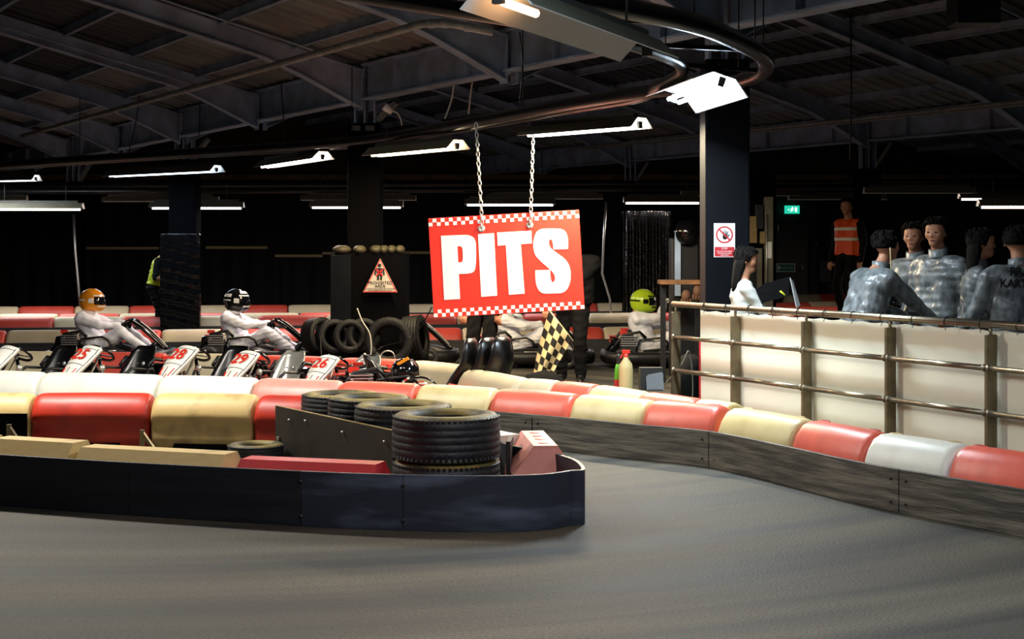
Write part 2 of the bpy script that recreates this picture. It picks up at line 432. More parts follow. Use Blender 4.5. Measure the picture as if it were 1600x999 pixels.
# ---- columns
def column(x, y, w, ztop, zw, label, base=None):
    t = thing('roof_column', label, 'column', (x,y,0), ANG*0)
    MB().box((0,0,zw/2),(w,w,zw)).build('wrapped_shaft','black_matte' if base is None else base,t,bevel=.02)
    b = MB(); hgt = ztop-zw
    b.box((0,0,zw+hgt/2),(.02,w*.6,hgt)); b.box((-w*.3,0,zw+hgt/2),(.02,w*.6,hgt)); b.box((w*.3,0,zw+hgt/2),(.02,w*.6,hgt))
    b.build('steel_head','steel',t)
    b = MB(); b.bar((w*.3,-.02,zw+.02),(w*.3+.28,-.1,3.47),.12,.05); b.build('knee_brace','deck_light',t)
    return t
c1 = rp(0,-SP); c0 = rp(0,-2*SP)
column(c0.x+.05,c0.y,.4,3.94,3.0,'distant dark column nearest the left edge of the hall')
cw = column(c1.x,c1.y+.2,.46,3.94,3.1,'dark column with a tall board wrapped in shiny black film at its foot')
Tb = MB(); Tb.box((.0,-.31,(H-(365-Y0)*24.7/F)/2),(.66,.14,H-(365-Y0)*24.7/F)); Tb.build('wrapped_board','wrap',cw,bevel=.02)
b = MB(); hb_ = H-(365-Y0)*24.7/F; rw = random.Random(3); nx_, nz_ = 16, 34
g_ = [[rw.uniform(-1,1) for _ in range(nz_+1)] for _ in range(nx_+1)]
vs = [(-.335+.67*i/nx_, -.392-.010*(g_[i][k]*.6+math.sin(k*1.9+i*.35)), .02+(hb_-.03)*k/nz_) for i in range(nx_+1) for k in range(nz_+1)]
b.add(vs,[(i*(nz_+1)+k,(i+1)*(nz_+1)+k,(i+1)*(nz_+1)+k+1,i*(nz_+1)+k+1) for i in range(nx_) for k in range(nz_)],0,True); b.build('crinkled_film','black_gloss',cw)
cp = column(C2.x,C2.y+.1,.42,3.94,3.2,'square black column rising from the black box with the triangular sign')
MB().box((-.1,-.24,3.13),(.12,.03,.07)).box((.08,-.24,3.13),(.12,.03,.07)).build('emergency_lamp','housing',cp,bevel=.005)
cc = thing('roof_column','broad dark column beside the brightest lamp with a stop sign','column',((1132-800)/F*13.4,13.4,0))
MB().box((0,0,1.65),(.40,.40,3.3)).build('wrapped_shaft','column_paint',cc,bevel=.015)
MB().box((0,0,3.62),(.02,.3,.64)).box((-.15,0,3.62),(.02,.3,.64)).box((.15,0,3.62),(.02,.3,.64)).build('steel_head','steel',cc)
column(6.3,26.1,.4,3.94,3.0,'dark column standing behind the group in silver suits')
column(2.58,32.2,.36,3.94,3.0,'farthest dark column behind the glossy plastic curtain')

# ================================================================ BARRIER BLOCKS
def block_mesh(name, prof, mats, endslope=.0, bulge=True):
    me_b = MB(); rings = []
    if bulge: st = [(0,.86),(.012,.93),(.035,.98),(.08,1.),(.5,1.015),(.92,1.),(.965,.98),(.988,.93),(1,.86)]
    else: st = [(0,.9),(.0,1.),(1.,1.),(1.,.9)]
    for x, sc in st:
        r = []
        for (y, z) in prof:
            zz = z if z < .03 else z*(.5+.5*sc)
            xx = x
            if endslope: xx = min(max(x, endslope*z/.37), 1-endslope*z/.37)
            r.append((xx, y*sc, zz))
        rings.append(r)
    me_b.loft(rings, 0, bulge)
    o = me_b.build(name, mats, recalc=True); me = o.data; bpy.data.objects.remove(o); return me
ROUND = [(-.17,0),(-.18,.1),(-.178,.2),(-.165,.28),(-.135,.35),(-.09,.405),(-.03,.43),(.03,.43),(.09,.405),(.135,.35),(.165,.28),(.178,.2),(.18,.1),(.17,0)]
LEDGE = [(-.16,0),(-.162,.1),(-.163,.225),(-.182,.235),(-.176,.29),(-.145,.36),(-.09,.41),(-.03,.43),(.03,.43),(.09,.41),(.145,.36),(.176,.29),(.18,.1),(.17,0)]
HEX = [(-.21,0),(-.205,.19),(-.075,.37),(.075,.37),(.205,.19),(.21,0)]
BM = {}
def bmesh_for(kind, m_):
    if (kind,m_) not in BM: BM[(kind,m_)] = block_mesh('barrier_block', {'round':ROUND,'ledge':LEDGE,'hex':HEX,'hexs':HEX}[kind], m_, {'hex':.06,'hexs':.02}.get(kind,0), kind in ('round','ledge'))
    return BM[(kind,m_)]
def block(p, q, m_, label, group, kind='round', back=.2, gap=.01, hole=False, hs=1., dent=0):
    p = Vector((p[0],p[1],0)); q = Vector((q[0],q[1],0)); L = (q-p).length; x = (q-p).normalized(); nrm = Vector((-x.y,x.x,0))
    o = link('barrier_block', bmesh_for(kind,m_)); o.location = p+nrm*back+x*gap; o.scale = (L-2*gap,1,hs)
    o.rotation_euler = (0,0,math.atan2(x.y,x.x)); tag(o, label, 'barrier', group)
    if hole:
        for hx in (.12,.82):
            h = MB(); n = 12
            h.loft([[(hx+r_*.055*math.cos(a)/L, .045+r_*.03*math.sin(a), z) for a in [2*PI*i/n for i in range(n)]] for r_, z in ((1.,.425),(.9,.432),(.7,.4305),(.2,.428))])
            h.build('filler_hole', 'crimson_plastic' if 'red' in m_ else 'dirty_cream', o)
    return o
def seq(pts, cols, kind, rowname, group, back=.2, labels=None, **kw):
    out = []
    for i in range(len(pts)-1):
        c = cols[i]; nm = {'r':'red','c':'cream','w':'white','p':'pale pink'}[c[0]]
        lab = labels[i] if labels else '%s plastic block %s' % (nm, rowname % ORD[i])
        out.append(block(pts[i], pts[i+1], {'r':'red_plastic','c':'cream_plastic','w':'white_plastic','fr':'far_red','fc':'far_cream','p':'barrier_pink'}[c if c in ('r','c','w','p') else c] if c not in ('rf','cf') else {'rf':'far_red','cf':'far_cream'}[c], lab, group, kind, back, **kw))
    return out

# main curve: plank face on the track side, seams read off at plank-bottom height
def s2(x, s): return Vector(((x-800)/s, F/s, 0))
main_s = [(-220,163),(-75,165),(52,168),(238,172),(387,176),(520,180),(640,184),(758,190),(882,197.5),(997,206),(1112,214),(1228,231),(1340,249),(1472,266),(1612,283),(1790,305)]
main_p = [s2(*a) for a in main_s]
mcols = ['r','w','w','w','p','r','c','r','c','r','c','r','w','r','w']
mlab = ['red plastic block of the long kerb outside the left edge','white plastic block at the left end of the long kerb','long white plastic block in front of kart 25','white plastic block in front of karts 28 and 29',
 'pale pink plastic block in front of kart 26','red plastic block of the long kerb below the steel-backed kart seat','cream plastic block of the long kerb below the black column box','red plastic block of the long kerb right under the upright black kart seats',
 'cream plastic block of the long kerb below the chequered flag','orange red plastic block of the long kerb below the two spray bottles','cream plastic block of the long kerb below the end post of the steel railing','red plastic block of the long kerb touching the second railing post',
 'pale grey-white plastic block of the long kerb at the foot of the white sheet','red plastic block of the long kerb at the right edge of the picture','white plastic block of the long kerb outside the right edge']
for i in range(len(main_p)-1):
    block(main_p[i], main_p[i+1], {'r':'red_plastic','c':'cream_plastic','w':'white_plastic','p':'barrier_pink'}[mcols[i]], mlab[i], 'blocks of the long outer kerb', hole=i >= 9)
def spline(pts, n):
    P = [Vector(p) for p in pts]; out = []
    for i in range(len(P)-1):
        p0, p1, p2, p3 = P[max(i-1,0)], P[i], P[i+1], P[min(i+2,len(P)-1)]
        for k in range(n):
            t = k/n; out.append(.5*((2*p1)+(p2-p0)*t+(2*p0-5*p1+4*p2-p3)*t*t+(3*p1-p0-3*p2+p3)*t**3))
    out.append(P[-1]); return out
def wall_strip(b, pts, z0, z1, th, side=1, mi=0):
    rings = []
    for i, p in enumerate(pts):
        t = (Vector(pts[min(i+1,len(pts)-1)])-Vector(pts[max(i-1,0)])); t.z = 0; t.normalize(); nr = Vector((-t.y,t.x,0))*th*side
        p = Vector((p[0],p[1],0)); q = p+nr
        rings.append([(p.x,p.y,z0),(q.x,q.y,z0),(q.x,q.y,z1),(p.x,p.y,z1)])
    b.loft(rings, mi, False); return b
def at_x(pts, x):      # first polyline position whose projection passes column x
    for i in range(len(pts)-1):
        a, c = pts[i], pts[i+1]; xa, xc = 800+a.x*F/a.y, 800+c.x*F/c.y
        if (xa-x)*(xc-x) <= 0: return i, a.lerp(c, (x-xa)/(xc-xa+1e-9))
    return None
tb = thing('kerb_plank_wall','long dark wooden plank wall curving along the outer side of the track','barrier')
mp = spline(main_p, 5)
seams = [-215,305,640,835,1112,1410,1780]
for i in range(len(seams)-1):
    ia, pa = at_x(mp, seams[i]+.5); ib, pb = at_x(mp, seams[i+1]-1.0)
    pl = [pa]+mp[ia+1:ib+1]+[pb]
    b = wall_strip(MB(), pl, 0., .265-(.035 if i == 0 else 0), .03, -1)
    b.build('plank', 'plank_dark' if i == 0 else 'plank', tb, bevel=.004)
    if i > 0:
        b = MB(); p = pb; x_, q_ = mp[ib+1]-mp[ib], None; nn = Vector((x_.y,-x_.x,0)).normalized()
        for z in (.06,.2):
            for dx in (-.06,.06):
                c = p+x_.normalized()*dx+nn*.033+Vector((0,0,z)); MB().ell(c,(.009,.009,.009),0,n=8,k=5).build('bolt','engine',tb)

# second line joining from the pit exit (behind the long kerb)
e_px = [(735,575),(822,590),(874,594),(935,600),(1010,611),(1095,622),(1150,629),(1206,638)]
ep = [hz(x, y, .43) for x, y in e_px]
el = ['cream plastic block behind the upright kart seats','white-cream plastic block under the tip of the chequered flag','red plastic block under the boots of the marshal in black','cream plastic block in front of the spray bottles','red plastic block of the inner kerb by the foot of the railing','cream plastic block of the inner kerb by the railing end post','cream plastic block with a slanted end at the tip of the inner kerb']
ec = ['far_cream','far_cream','red_plastic','cream_plastic','red_plastic','cream_plastic','cream_plastic']
for i in range(len(ep)-1): block(ep[i], ep[i+1], ec[i], el[i], 'blocks of the pit exit kerb', back=0.0, hs=.98, kind='hex' if i == 6 else 'round')

# pit lane kerb behind the parked karts
d_px = [(-190,548),(-40,549),(112,550),(262,552),(410,555),(535,559),(650,563),(733,572)]
dp = [hz(x, y, .43) for x, y in d_px]
for i in range(len(dp)-1):
    c = ['far_red','far_cream','far_red','far_cream','far_red','far_red','far_cream'][i]
    block(dp[i], dp[i+1], c, '%s kerb block close behind %s' % ('red' if c == 'far_red' else 'cream', ['the leftmost parked kart','the parked kart beside the left edge','kart 25 below the orange helmet','kart 28 below the visor fairing','kart 29 with the steel seat','kart 26','the parked kart with the striped fender'][i]), 'pit lane kerb behind the parked karts', back=0)

# far rows
def far_row(nm, seams_x, ytop, x0col, phrase, plank=True, m_='far'):
    pts = []
    for x in seams_x: pts.append(hz(x, ytop(x), .43))
    for i in range(len(pts)-1):
        red = (i % 2 == 0) == x0col
        block(pts[i], pts[i+1], 'far_red' if red else 'far_cream', '%s kerb block, %s from the left in the %s' % ('red' if red else 'cream', ORD[i], phrase), 'kerb blocks of the %s' % phrase, back=.2)
    b = MB(); wall_strip(b, pts, 0, .265, .03, -1)
    tag(b.build('kerb_plank_wall', 'plank_dark'), 'low dark plank wall in front of the %s' % phrase, 'barrier')
far_row('a', [-240,-116,6,128,250,372,494,616,723,835,945,1056,1166], lambda x: 518-6*x/1000, False, 'kerb row just behind the drivers')
far_row('b', [-132,-25,82,189,296,403,510,613,715,820,921,1020,1120], lambda x: 497-7*x/1000, False, 'second kerb row behind the drivers')
far_row('c', [-120,-60,27,115,201,290,378,450,540,628,712,797,875,935,986,1040,1110], lambda x: 480-6*x/1000, True, 'farthest kerb row along the back')
b = MB(); pts = [hz(-100,491.3,.43), hz(560,488.8,.43)]
bp_ = [pts[0].lerp(pts[1], i/7) for i in range(8)]
for i in range(7): block(bp_[i], bp_[i+1], 'far_cream' if i % 2 else 'far_red', '%s kerb block barely showing between the rows, %s from the left' % ('cream' if i % 2 else 'red', ORD[i]), 'kerb blocks backing the second row', back=.0)
gp = [hz(x, y, .43) for x, y in ((1206,474),(1262,472),(1318,470.5),(1376,469))]
for i in range(3): block(gp[i], gp[i+1], ['red_plastic','far_cream','far_red'][i], '%s kerb block behind the railing, %s of three seen past the woman' % (['bright red','cream','red'][i], ORD[i]), 'kerb blocks behind the railing', back=0)
gp = [hz(x, y, .43) for x, y in ((1230,461),(1277,459.5),(1322,458.5))]
for i in range(2): block(gp[i], gp[i+1], ['far_cream','far_red'][i], '%s kerb block at the back near the green door sign' % ['dim cream','dim red'][i], 'kerb blocks by the back door', back=0)
gp = [hz(x, y, .43) for x, y in ((1230,479.5),(1315,479.5))]
block(gp[0], gp[1], 'red_plastic', 'bright red kerb block just above the railing beside the first man', 'kerb blocks behind the railing', back=0)

# ================================================================ ISLAND
wall_g = [(-330,772),(-120,782),(0,791),(200,806),(470,823),(630,830),(770,832),(850,829),(893,822)]
wp = [gnd(*g) for g in wall_g]
nose = [hz(914,733,.32), hz(904,720,.32), hz(880,711,.32), hz(840,701.5,.32), hz(790,692,.32)]
for q in nose: q.z = 0
back = [Vector((-.45,10.9,0)), Vector((-1.3,11.75,0)), Vector((-2.6,12.25,0)), Vector((-4.8,12.55,0)), Vector((-6.8,12.6,0))]
front = spline(wp+nose+back, 8)
isl = thing('island_wall','low dark rubber-faced wall wrapping round the rounded nose of the track island','barrier')
def sub(pts, i0, i1): return pts[i0:i1+1]
def idx_near(pts, x, lo=0):
    best = min(range(lo, len(pts)), key=lambda i: abs(800+pts[i].x*F/pts[i].y-x)+(0 if i < 72 else 500)); return best
ks = [0, idx_near(front,200), idx_near(front,470), idx_near(front,631), idx_near(front,893), 8*12-2, len(front)-1]
mts = ['rubber_wall_dark','rubber_wall_dark','rubber_wall','rubber_wall','rubber_wall','rubber_wall_dark']  # shaded copy for the left and rear sheets, lit copy towards the nose
for i in range(6):
    pl = sub(front, ks[i], ks[i+1]); pl = [p.copy() for p in pl]
    if i not in (3,4): pl[-1] = pl[-1].lerp(pl[-2], .04)
    b = wall_strip(MB(), pl, 0, .318, .022, 1); b.build('wall_sheet', mts[i], isl, bevel=.003)
b = MB()
for x in (474,628):
    i = idx_near(front,x); p = front[i]
    for z in (.06,.26): MB().ell(p+Vector((0,-.004,z)),(.012,.01,.012),0,n=8,k=5).build('bolt','engine',isl)
# front row of blocks behind the wall
def at_top(x, y, z=.37): p = hz(x, y, z); p.z = 0; return p
def behind_wall(x, off=.25):
    i = idx_near(front, x); t = (front[i+1]-front[max(i-1,0)]).normalized(); return front[i]+Vector((-t.y,t.x,0))*off
fr = [behind_wall(-230), behind_wall(-45), behind_wall(100), behind_wall(332), behind_wall(588)]
fl = ['cream block of the island front row outside the left edge','cream sloping block at the lower left corner of the island','long cream sloping block behind the island wall with a white seam','long crimson sloping block with a cut end beside the angled black board']
for i in range(4): block(fr[i], fr[i+1], ['dirty_cream','dirty_cream','dirty_cream','crimson_plastic'][i], fl[i], 'front row blocks of the island', 'hexs' if i < 3 else 'hex', back=.0, hs=[1.06,1.05,.99,.93][i])
# rear row, its inner faces towards us
rr = [gnd(x, 703) for x in (-140,45)]+[gnd(231,703),gnd(392,706),gnd(545,712)]
rl = ['cream block of the island rear row at the left edge','big orange red block standing in the rear row of the island','big dirty cream block standing in the rear row of the island','orange red block of the rear row beside the angled black board']
for i in range(4):
    o = block(rr[i], rr[i+1], ['dirty_cream','red_plastic_old','dirty_cream','red_plastic_old'][i], rl[i], 'rear row blocks of the island', kind='ledge', back=.19)
    o.scale.y = 1.0
    b = MB(); b.prism([(.22,.0),(.24,.05),(.76,.05),(.78,.0)],-.168,-.14); b.build('drain_slot','black_matte',o)  # solid black piece on the face stands in for the shade inside the slot
    for hx in (.15,.5,.85): MB().ell((hx,-.172,.25),(.012,.006,.012),n=8,k=5).build('plug','engine',o)
# braces (triangular brackets) behind the front row
for x, y, lab in ((14,690,'thin triangular metal bracket at the left edge of the island'),(222,700,'thin triangular metal bracket between the red and cream rear blocks')):
    p = gnd(x, y+22)
    b = MB(); b.bar(p+Vector((0,-.0,0)), p+Vector((0,0,.24)),.03,.03).bar(p+Vector((.17,-.05,0)),p+Vector((0,0,.22)),.025,.025).bar(p,p+Vector((.19,-.05,.0)),.03,.02)
    tag(b.build('bracket','post_metal'), lab, 'bracket')
# black boards: angled one in front of the tyres, one to their right, low one at the left
A1 = Vector((-1.745,10.85,0)); A2 = Vector((-.757,9.36,0))
bd = thing('angled_board','black upright board with a pale top edge slanting in front of the tyre stacks','board')
wall_strip(MB(), [A1,A2], 0, .437, .02, 1).build('panel','board',bd,bevel=.002)
wall_strip(MB(), [A1,A2], .437, .441, .02, 1).build('top_edge','board_edge',bd)
b = MB()
for t_ in (.15,.3,.62,.95):
    p = A1.lerp(A2,t_); MB().ell(p+Vector((-.012,-.008,.36 if t_ != .3 else .38)),(.01,.01,.01),n=8,k=5).build('bolt','galv',bd)
MB().bar(A1+Vector((.03,-.07,.02)),A1+Vector((.03,-.07,.22)),.02,.02).build('stay','galv',bd)
b = MB(); wall_strip(b, [Vector((-.04,9.32,0)),Vector((-.02,9.62,0))], 0, .375, .03, -1)
tag(b.build('upright_board','board',bevel=.002),'narrow black upright board between the nearest tyre stack and the pink block','board')
b = MB(); wall_strip(b, [gnd(-60,706),gnd(43,706)], 0, .30, .02, -1)
tag(b.build('low_board','black_matte',bevel=.002),'low black board in front of the cream rear block at the left edge','board')
# nose blocks, seen end on
pa, pb = Vector((.215,9.1,0)), Vector((.13,9.98,0))
block(pa, pb, 'barrier_pink', 'pinkish red sloping block seen end-on in the nose of the island', 'nose blocks of the island','hex', back=0)
nb = bpy.data.objects[-1] if False else [o for o in bpy.data.objects if o.get('label','').startswith('pinkish red sloping')][0]
for hx in (.2,.42,.6,.8): MB().ell((hx,.0,.3705),(.04,.035,.003),n=12,k=5).build('moulded_slot','crimson_plastic',nb)
block(Vector((.02,9.75,0)), Vector((-.5,10.55,0)), 'white_plastic','white sloping block behind the pink nose block','nose blocks of the island','hex',back=0,hs=.96)

# ================================================================ TYRES
def tyre_mesh(R, W, treads=True):
    b = MB(); n = 48; r0 = R*.62
    prof = [(r0,-W*.36),(r0+.01,-W*.44),(R*.75,-W*.5),(R*.9,-W*.485),(R*.96,-W*.43),(R*.99,-W*.33)]
    mis = [1,1,1,1,0]
    for g in (-.22,-.07,.08,.23):
        prof += [(R,W*g-.008),(R-.0035,W*g-.004),(R-.0035,W*g+.004),(R,W*g+.008)]; mis += [0,0,0,0]
    prof += [(R*.99,W*.33),(R*.96,W*.43),(R*.9,W*.485),(R*.75,W*.5),(r0+.01,W*.44),(r0,W*.36),(r0-.0,W*.3),(R*.9,W*.25),(R*.93,0),(R*.9,-W*.25),(r0,-W*.3),(r0,-W*.36)]
    mis += [0,0,1,1,1,1]+[0]*6
    b.lathe(prof, n, 0, mis=(mis+[0]*50)[:len(prof)-1])
    # shoulder lugs
    for k in range(60):
        a = 2*PI*k/60; T = Matrix.Rotation(a,4,'Z')
        for s_ in (-1,1): b.box((R*.962,0,s_*W*.385),(.012,.02,W*.12),0,T,ry=s_*.35)
    return b
def rim_bead(R, W): return MB().lathe([(R*.62,W*.44),(R*.66,W*.475),(R*.70,W*.49),(R*.70,W*.5),(R*.65,W*.5),(R*.61,W*.45),(R*.62,W*.44)],40)
TY = {}
def tyre(loc, R, W, label, group, rot=(0,0,0), side='tyre_side'):
    k = (R,W,side)
    if k not in TY:
        o = tyre_mesh(R,W).build('car_tyre',['tyre' if side == 'tyre_side' else side,side]); TY[k] = o.data; bpy.data.objects.remove(o)
    o = link('car_tyre', TY[k]); o.location = loc; o.rotation_euler = rot; return tag(o, label, 'tyre', group)
stacks = [((-1.335,11.5),.31,.235,'tyre stack farthest back on the island'),((-1.04,10.72),.30,.262,'second tyre stack from the back'),((-.742,10.06),.335,.27,'tyre stack just behind the nearest one'),((-.41,9.18),.338,.287,'nearest big tyre stack')]
for (x, y), R, W, nm in stacks:
    for k in range(2): tyre((x,y,W*(k+.5)+.002*k), R, W, '%s car tyre lying flat in the %s' % (['lower','upper'][k], nm), 'tyre stacks on the island', (0,0,k*.3+x))
p = at_top(398,694,.2); tyre((p.x,p.y+.05,.1),.2,.2,'small flat tyre beside the left end of the angled board','loose island tyre')
# ================================================================ LIGHTING TRACK AND LAMPS
ZT = 2.96
def tpts(px, z=ZT): return [hz(x, y, z) for x, y in px]
outer = tpts([(-150,272),(0,258),(270,240),(550,221),(730,192),(900,161),(1040,140),(1140,130)])+[Vector((1.86,11.9,ZT)),Vector((1.93,11.3,ZT)),Vector((1.80,10.5,ZT)),Vector((1.5,9.7,ZT)),Vector((1.1,8.9,ZT)),Vector((.5,8.2,ZT)),Vector((-.3,7.4,ZT)),Vector((-1.3,6.4,ZT)),Vector((-2.2,5.2,ZT))]
inner = tpts([(-150,276),(0,262),(270,244),(550,227),(730,199),(900,169),(1000,152)],ZT)+[Vector((1.22,12.4,ZT)),Vector((1.31,11.6,ZT)),Vector((1.25,10.9,ZT)),Vector((1.0,10.2,ZT)),Vector((.55,9.4,ZT)),Vector((-.1,8.6,ZT)),Vector((-1.0,7.7,ZT)),Vector((-2.0,6.6,ZT))]
trk = thing('lighting_track','black looping lighting track hanging over the kerbs, carrying the near lamps','lighting track')
MB().tube(spline(outer,6),.062,10).build('outer_rail','duct',trk)
MB().tube(spline(inner,6),.05,10).build('inner_rail','duct',trk)
so, si = spline(outer,2), spline(inner,2)
for k in range(3, min(len(so),len(si))-1, 3):
    p, q = so[k], si[min(k,len(si)-1)]
    if (p-q).length < 1.6: MB().bar(p,q,.04,.03).build('cross_tie','duct',trk)
    MB().tube([p,(p.x,p.y,3.9)],.006,5).build('hanger_rod','black',trk)

def lamp(name_lab, A, B, col, strength, power=0, z=2.8, drop=.0, w=.30, on=True, group=None, hang=.12, asize=None, tubes=2, roll=0, lcol=None):
    """open trough reflector from A to B (plan), its tube underneath"""
    A = Vector((A[0],A[1],z)); B = Vector((B[0],B[1],z)); L = (B-A).length; x = (B-A).normalized()
    t = thing('trough_lamp', name_lab, 'lamp', A, math.atan2(x.y,x.x), group); t.rotation_euler.x = roll
    W = w/2; h = .1
    prof = [(-W,0),(-W*.4,h),(W*.4,h),(W,0)]
    b = MB(); b.loft([[(xx,y,zz) for y,zz in prof+[(y*.97,zz-.004) for y,zz in prof[::-1]]] for xx in (0,L)],0,False)
    m_ = 0
    o = b.build('reflector',['reflector','shade_outer'],t)
    me = o.data
    for p in me.polygons:      # outer skin dark, inner white
        c = p.center; 
        up = p.normal.z > 0.05 or (abs(p.normal.z)<.05)
        p.material_index = 1 if (p.normal.z > .05) else 0
    MB().box((L/2,0,h+.02),(L*.9,.07,.05)).build('housing','housing',t,bevel=.006)
    for q in (.18,.82): MB().tube([(L*q,0,h+.03),(L*q,0,h+hang)],.008,6).build('hanger','housing',t)
    for q in (.03,L-.03): MB().box((q,0,.05-drop),(.03,.05,.07)).build('lamp_holder','housing',t)
    if on:
        for y in ([0] if tubes == 1 else [-.045,.045]): MB().tube([(.05,y,.03-drop),(L-.05,y,.03-drop)],.017,8).build('tube',tube_mat(col,strength),t)
        if power: area('lamp_light',(L/2,0,-.03-drop),0,L*.9,.12,power,lcol or col,parent=t)
    return t
def lp(x, y, z=2.8): return hz(x, y, z)
# near lamps of the track
G1 = 'lamps of the looping track'; G2 = 'lamps over the foreground'
lamp('far left trough lamp of the track shining white at its right end', lp(-70,284), lp(58,282), WHITE, 9, 60, group=G1, drop=.025, w=.33)
lamp('trough lamp of the track above the column wrapped in black film', lp(172,276), lp(340,268), COLD, 9, 50, group=G1, drop=.025, w=.33)
lamp('pinkish trough lamp of the track, third from the left', lp(412,262), lp(505,248), PINK, 16, 130, group=G1, drop=.025, w=.33)
lamp('warm yellow trough lamp in front of the black column of the box', (-1.69,17.9), (-.60,16.5), WARM, 16, 130, group=G1, drop=.025, w=.33, z=2.72, hang=.2)
lamp('bright white trough lamp just above the right sign chain', lp(825,213), lp(1003,199), NEUT, 18, 300, group=G1, drop=.025, w=.33, lcol=(1,.84,.58))
lamp('brightest lamp, hanging in the bend of the track before the broad column', (1.33,12.3), (1.56,11.0), COLD, 60, 150, w=.46, group=G1, roll=-.3, lcol=(.8,.92,1))
l7 = lamp('dark orange-lit lamp nearest the camera at the top of the picture', (-.07,6.2), (.74,7.95), ORANGE, 3.0, 0, w=.34, group=G1, z=2.62, hang=.3, on=False)
MB().tube([(.08,0,.03),(.42,0,.03)],.02,8).build('tube',tube_mat(ORANGE,9),l7); area('lamp_light',(.3,0,-.03),0,.4,.12,26,ORANGE,parent=l7)
# the same loop goes on over the foreground, above the frame
lamp('neutral lamp of the track over the island, above the frame', (-5.2,11.5), (-3.7,11.3), (1,.95,.86), 20, 300, group=G2, z=3.72, hang=.2)
lamp('second neutral lamp over the island, above the frame', (-2.6,11.0), (-1.5,10.6), (1,.93,.8), 20, 60, group=G2, z=3.8, hang=.2)
lamp('cold lamp of the track above the foreground floor', (.3,4.6), (1.7,4.6), COLD, 20, 120, group=G2, z=3.2, hang=1.2)
lamp('neutral lamp of the track above the left foreground', (-2.7,4.6), (-1.4,4.5), NEUT, 16, 18, group=G2, z=3.2, hang=1.2)
lamp('white lamp over the right kerb outside the frame', (4.0,5.6), (4.1,7.0), WHITE, 16, 40, group=G2, z=3.2, hang=1.2)
# far lamps
def flamp(x0,x1,y,col,st,pw,lab,on=True,Y=27.,drop=.05,tubes=1,w=.22):
    A, B = at(x0,y,Y), at(x1,y,Y)
    lamp(lab, A, B, col, st, pw, z=A.z, drop=drop if on else 0, on=on, w=w, group='lamps at the back of the hall', tubes=tubes, hang=.5)
flamp(-20,130,326,PINK,12,90,'lit pinkish lamp at the back left edge')
flamp(234,381,324,WHITE,10,60,'lit lamp passing behind the film-wrapped column')
flamp(484,630,323,PINK,9,60,'lit lamp passing behind the black box column')
flamp(726,868,319,WHITE,14,70,'lit lamp right above the pits sign')
flamp(974,1096,316,PINK,12,60,'lit lamp at the back left of the broad column')
flamp(1498,1640,310,PINK,12,60,'lit lamp at the back right edge')
flamp(1528,1660,322,PINK,14,60,'lower lit lamp at the back right edge',Y=22)
flamp(-60,42,313,WHITE,8,0,'unlit lamp at the back left edge',False,Y=28.6)
flamp(160,342,315,WHITE,8,0,'unlit lamp above the film-wrapped column',False,Y=28.6)
flamp(470,650,313,WHITE,8,0,'unlit lamp crossing behind the black box column',False,Y=28.6)
flamp(760,942,311,WHITE,8,0,'unlit lamp behind the sign chains',False,Y=28.6)
flamp(1064,1247,306,WHITE,8,0,'unlit lamp passing behind the broad column',False,Y=28.6)
flamp(1232,1385,312,WHITE,8,0,'unlit lamp above the green exit sign',False,Y=28.6)
flamp(1350,1524,302,WHITE,8,0,'unlit lamp above the man in the orange vest',False,Y=25)
MB_ = MB()
MB_.tube([at(-150,300,27.1),at(600,298,27.1),at(1250,293,27.1),at(1700,290,27.1)],.05,8)
MB_.tube([at(-150,291,27.6),at(600,289,27.6),at(1250,284,27.6),at(1700,282,27.6)],.04,8)
tag(MB_.build('lighting_track','duct'),'long straight black track holding the lamps at the back','lighting track')

# ================================================================ PITS SIGN
YS = 15.6
TL, TR, BR, BL = [at(*p, YS) for p in ((670,341),(906,328),(913,483),(678,497))]
ex = ((TR-TL)+(BR-BL))/2; ez = ((TL-BL)+(TR-BR))/2
WS, HS = ex.length, ez.length; exn = ex.normalized(); ezn = (ez-exn*ez.dot(exn)).normalized(); eyn = ezn.cross(exn)
sg = thing('pits_sign','large red hanging sign reading PITS with chequered borders','sign'); 
sg.matrix_world = Matrix(((exn.x,eyn.x,ezn.x,BL.x),(exn.y,eyn.y,ezn.y,BL.y),(exn.z,eyn.z,ezn.z,BL.z),(0,0,0,1)))
MB().box((WS/2,0,HS/2),(WS,.018,HS)).build('panel','sign_red',sg,bevel=.003)
for nm, z0 in (('border_top',HS-.086),('border_bottom',.006)):
    b = MB(); nC = 37; c = WS/nC
    for i in range(nC):
        r = i % 2; y = -.0105
        b.box(((i+.5)*c,y,z0+.020+r*.04),(c*.93,.003,.038))
    b.build('chequer_border','sign_white',sg)
def uv(X, Y_):       # photo pixel -> sign plane (follows the sign's own tilt)
    d = np.array([X-678, Y_-497.]); A_ = np.array([[235.5,-7.5],[-13.5,-156.]]); u, v = np.linalg.solve(A_, d); return (u*WS, v*HS)
def c5(L): return [uv(350+x*.3203, 300+y*.3203) for x, y in L]
def c6(L): return [uv(700+x*.3203, 300+y*.3203) for x, y in L]
def arcs(L, it=2):  # Chaikin only between soft points (third value 1)
    out = L
    for _ in range(it):
        new = []
        K = len(out)
        for i in range(K):
            p, q = out[i], out[(i+1)%K]
            soft_p, soft_q = (len(p) > 2 and p[2]), (len(q) > 2 and q[2])
            if not soft_p: new.append(p)
            a = (p[0]*.75+q[0]*.25, p[1]*.75+q[1]*.25, 1); c = (p[0]*.25+q[0]*.75, p[1]*.25+q[1]*.75, 1)
            if soft_p: new.append(a)
            if soft_q: new.append(c)
        out = new
    return [(p[0],p[1]) for p in out]
SF = FACE.copy(); SF.translation = Vector((0,-.0115,0))
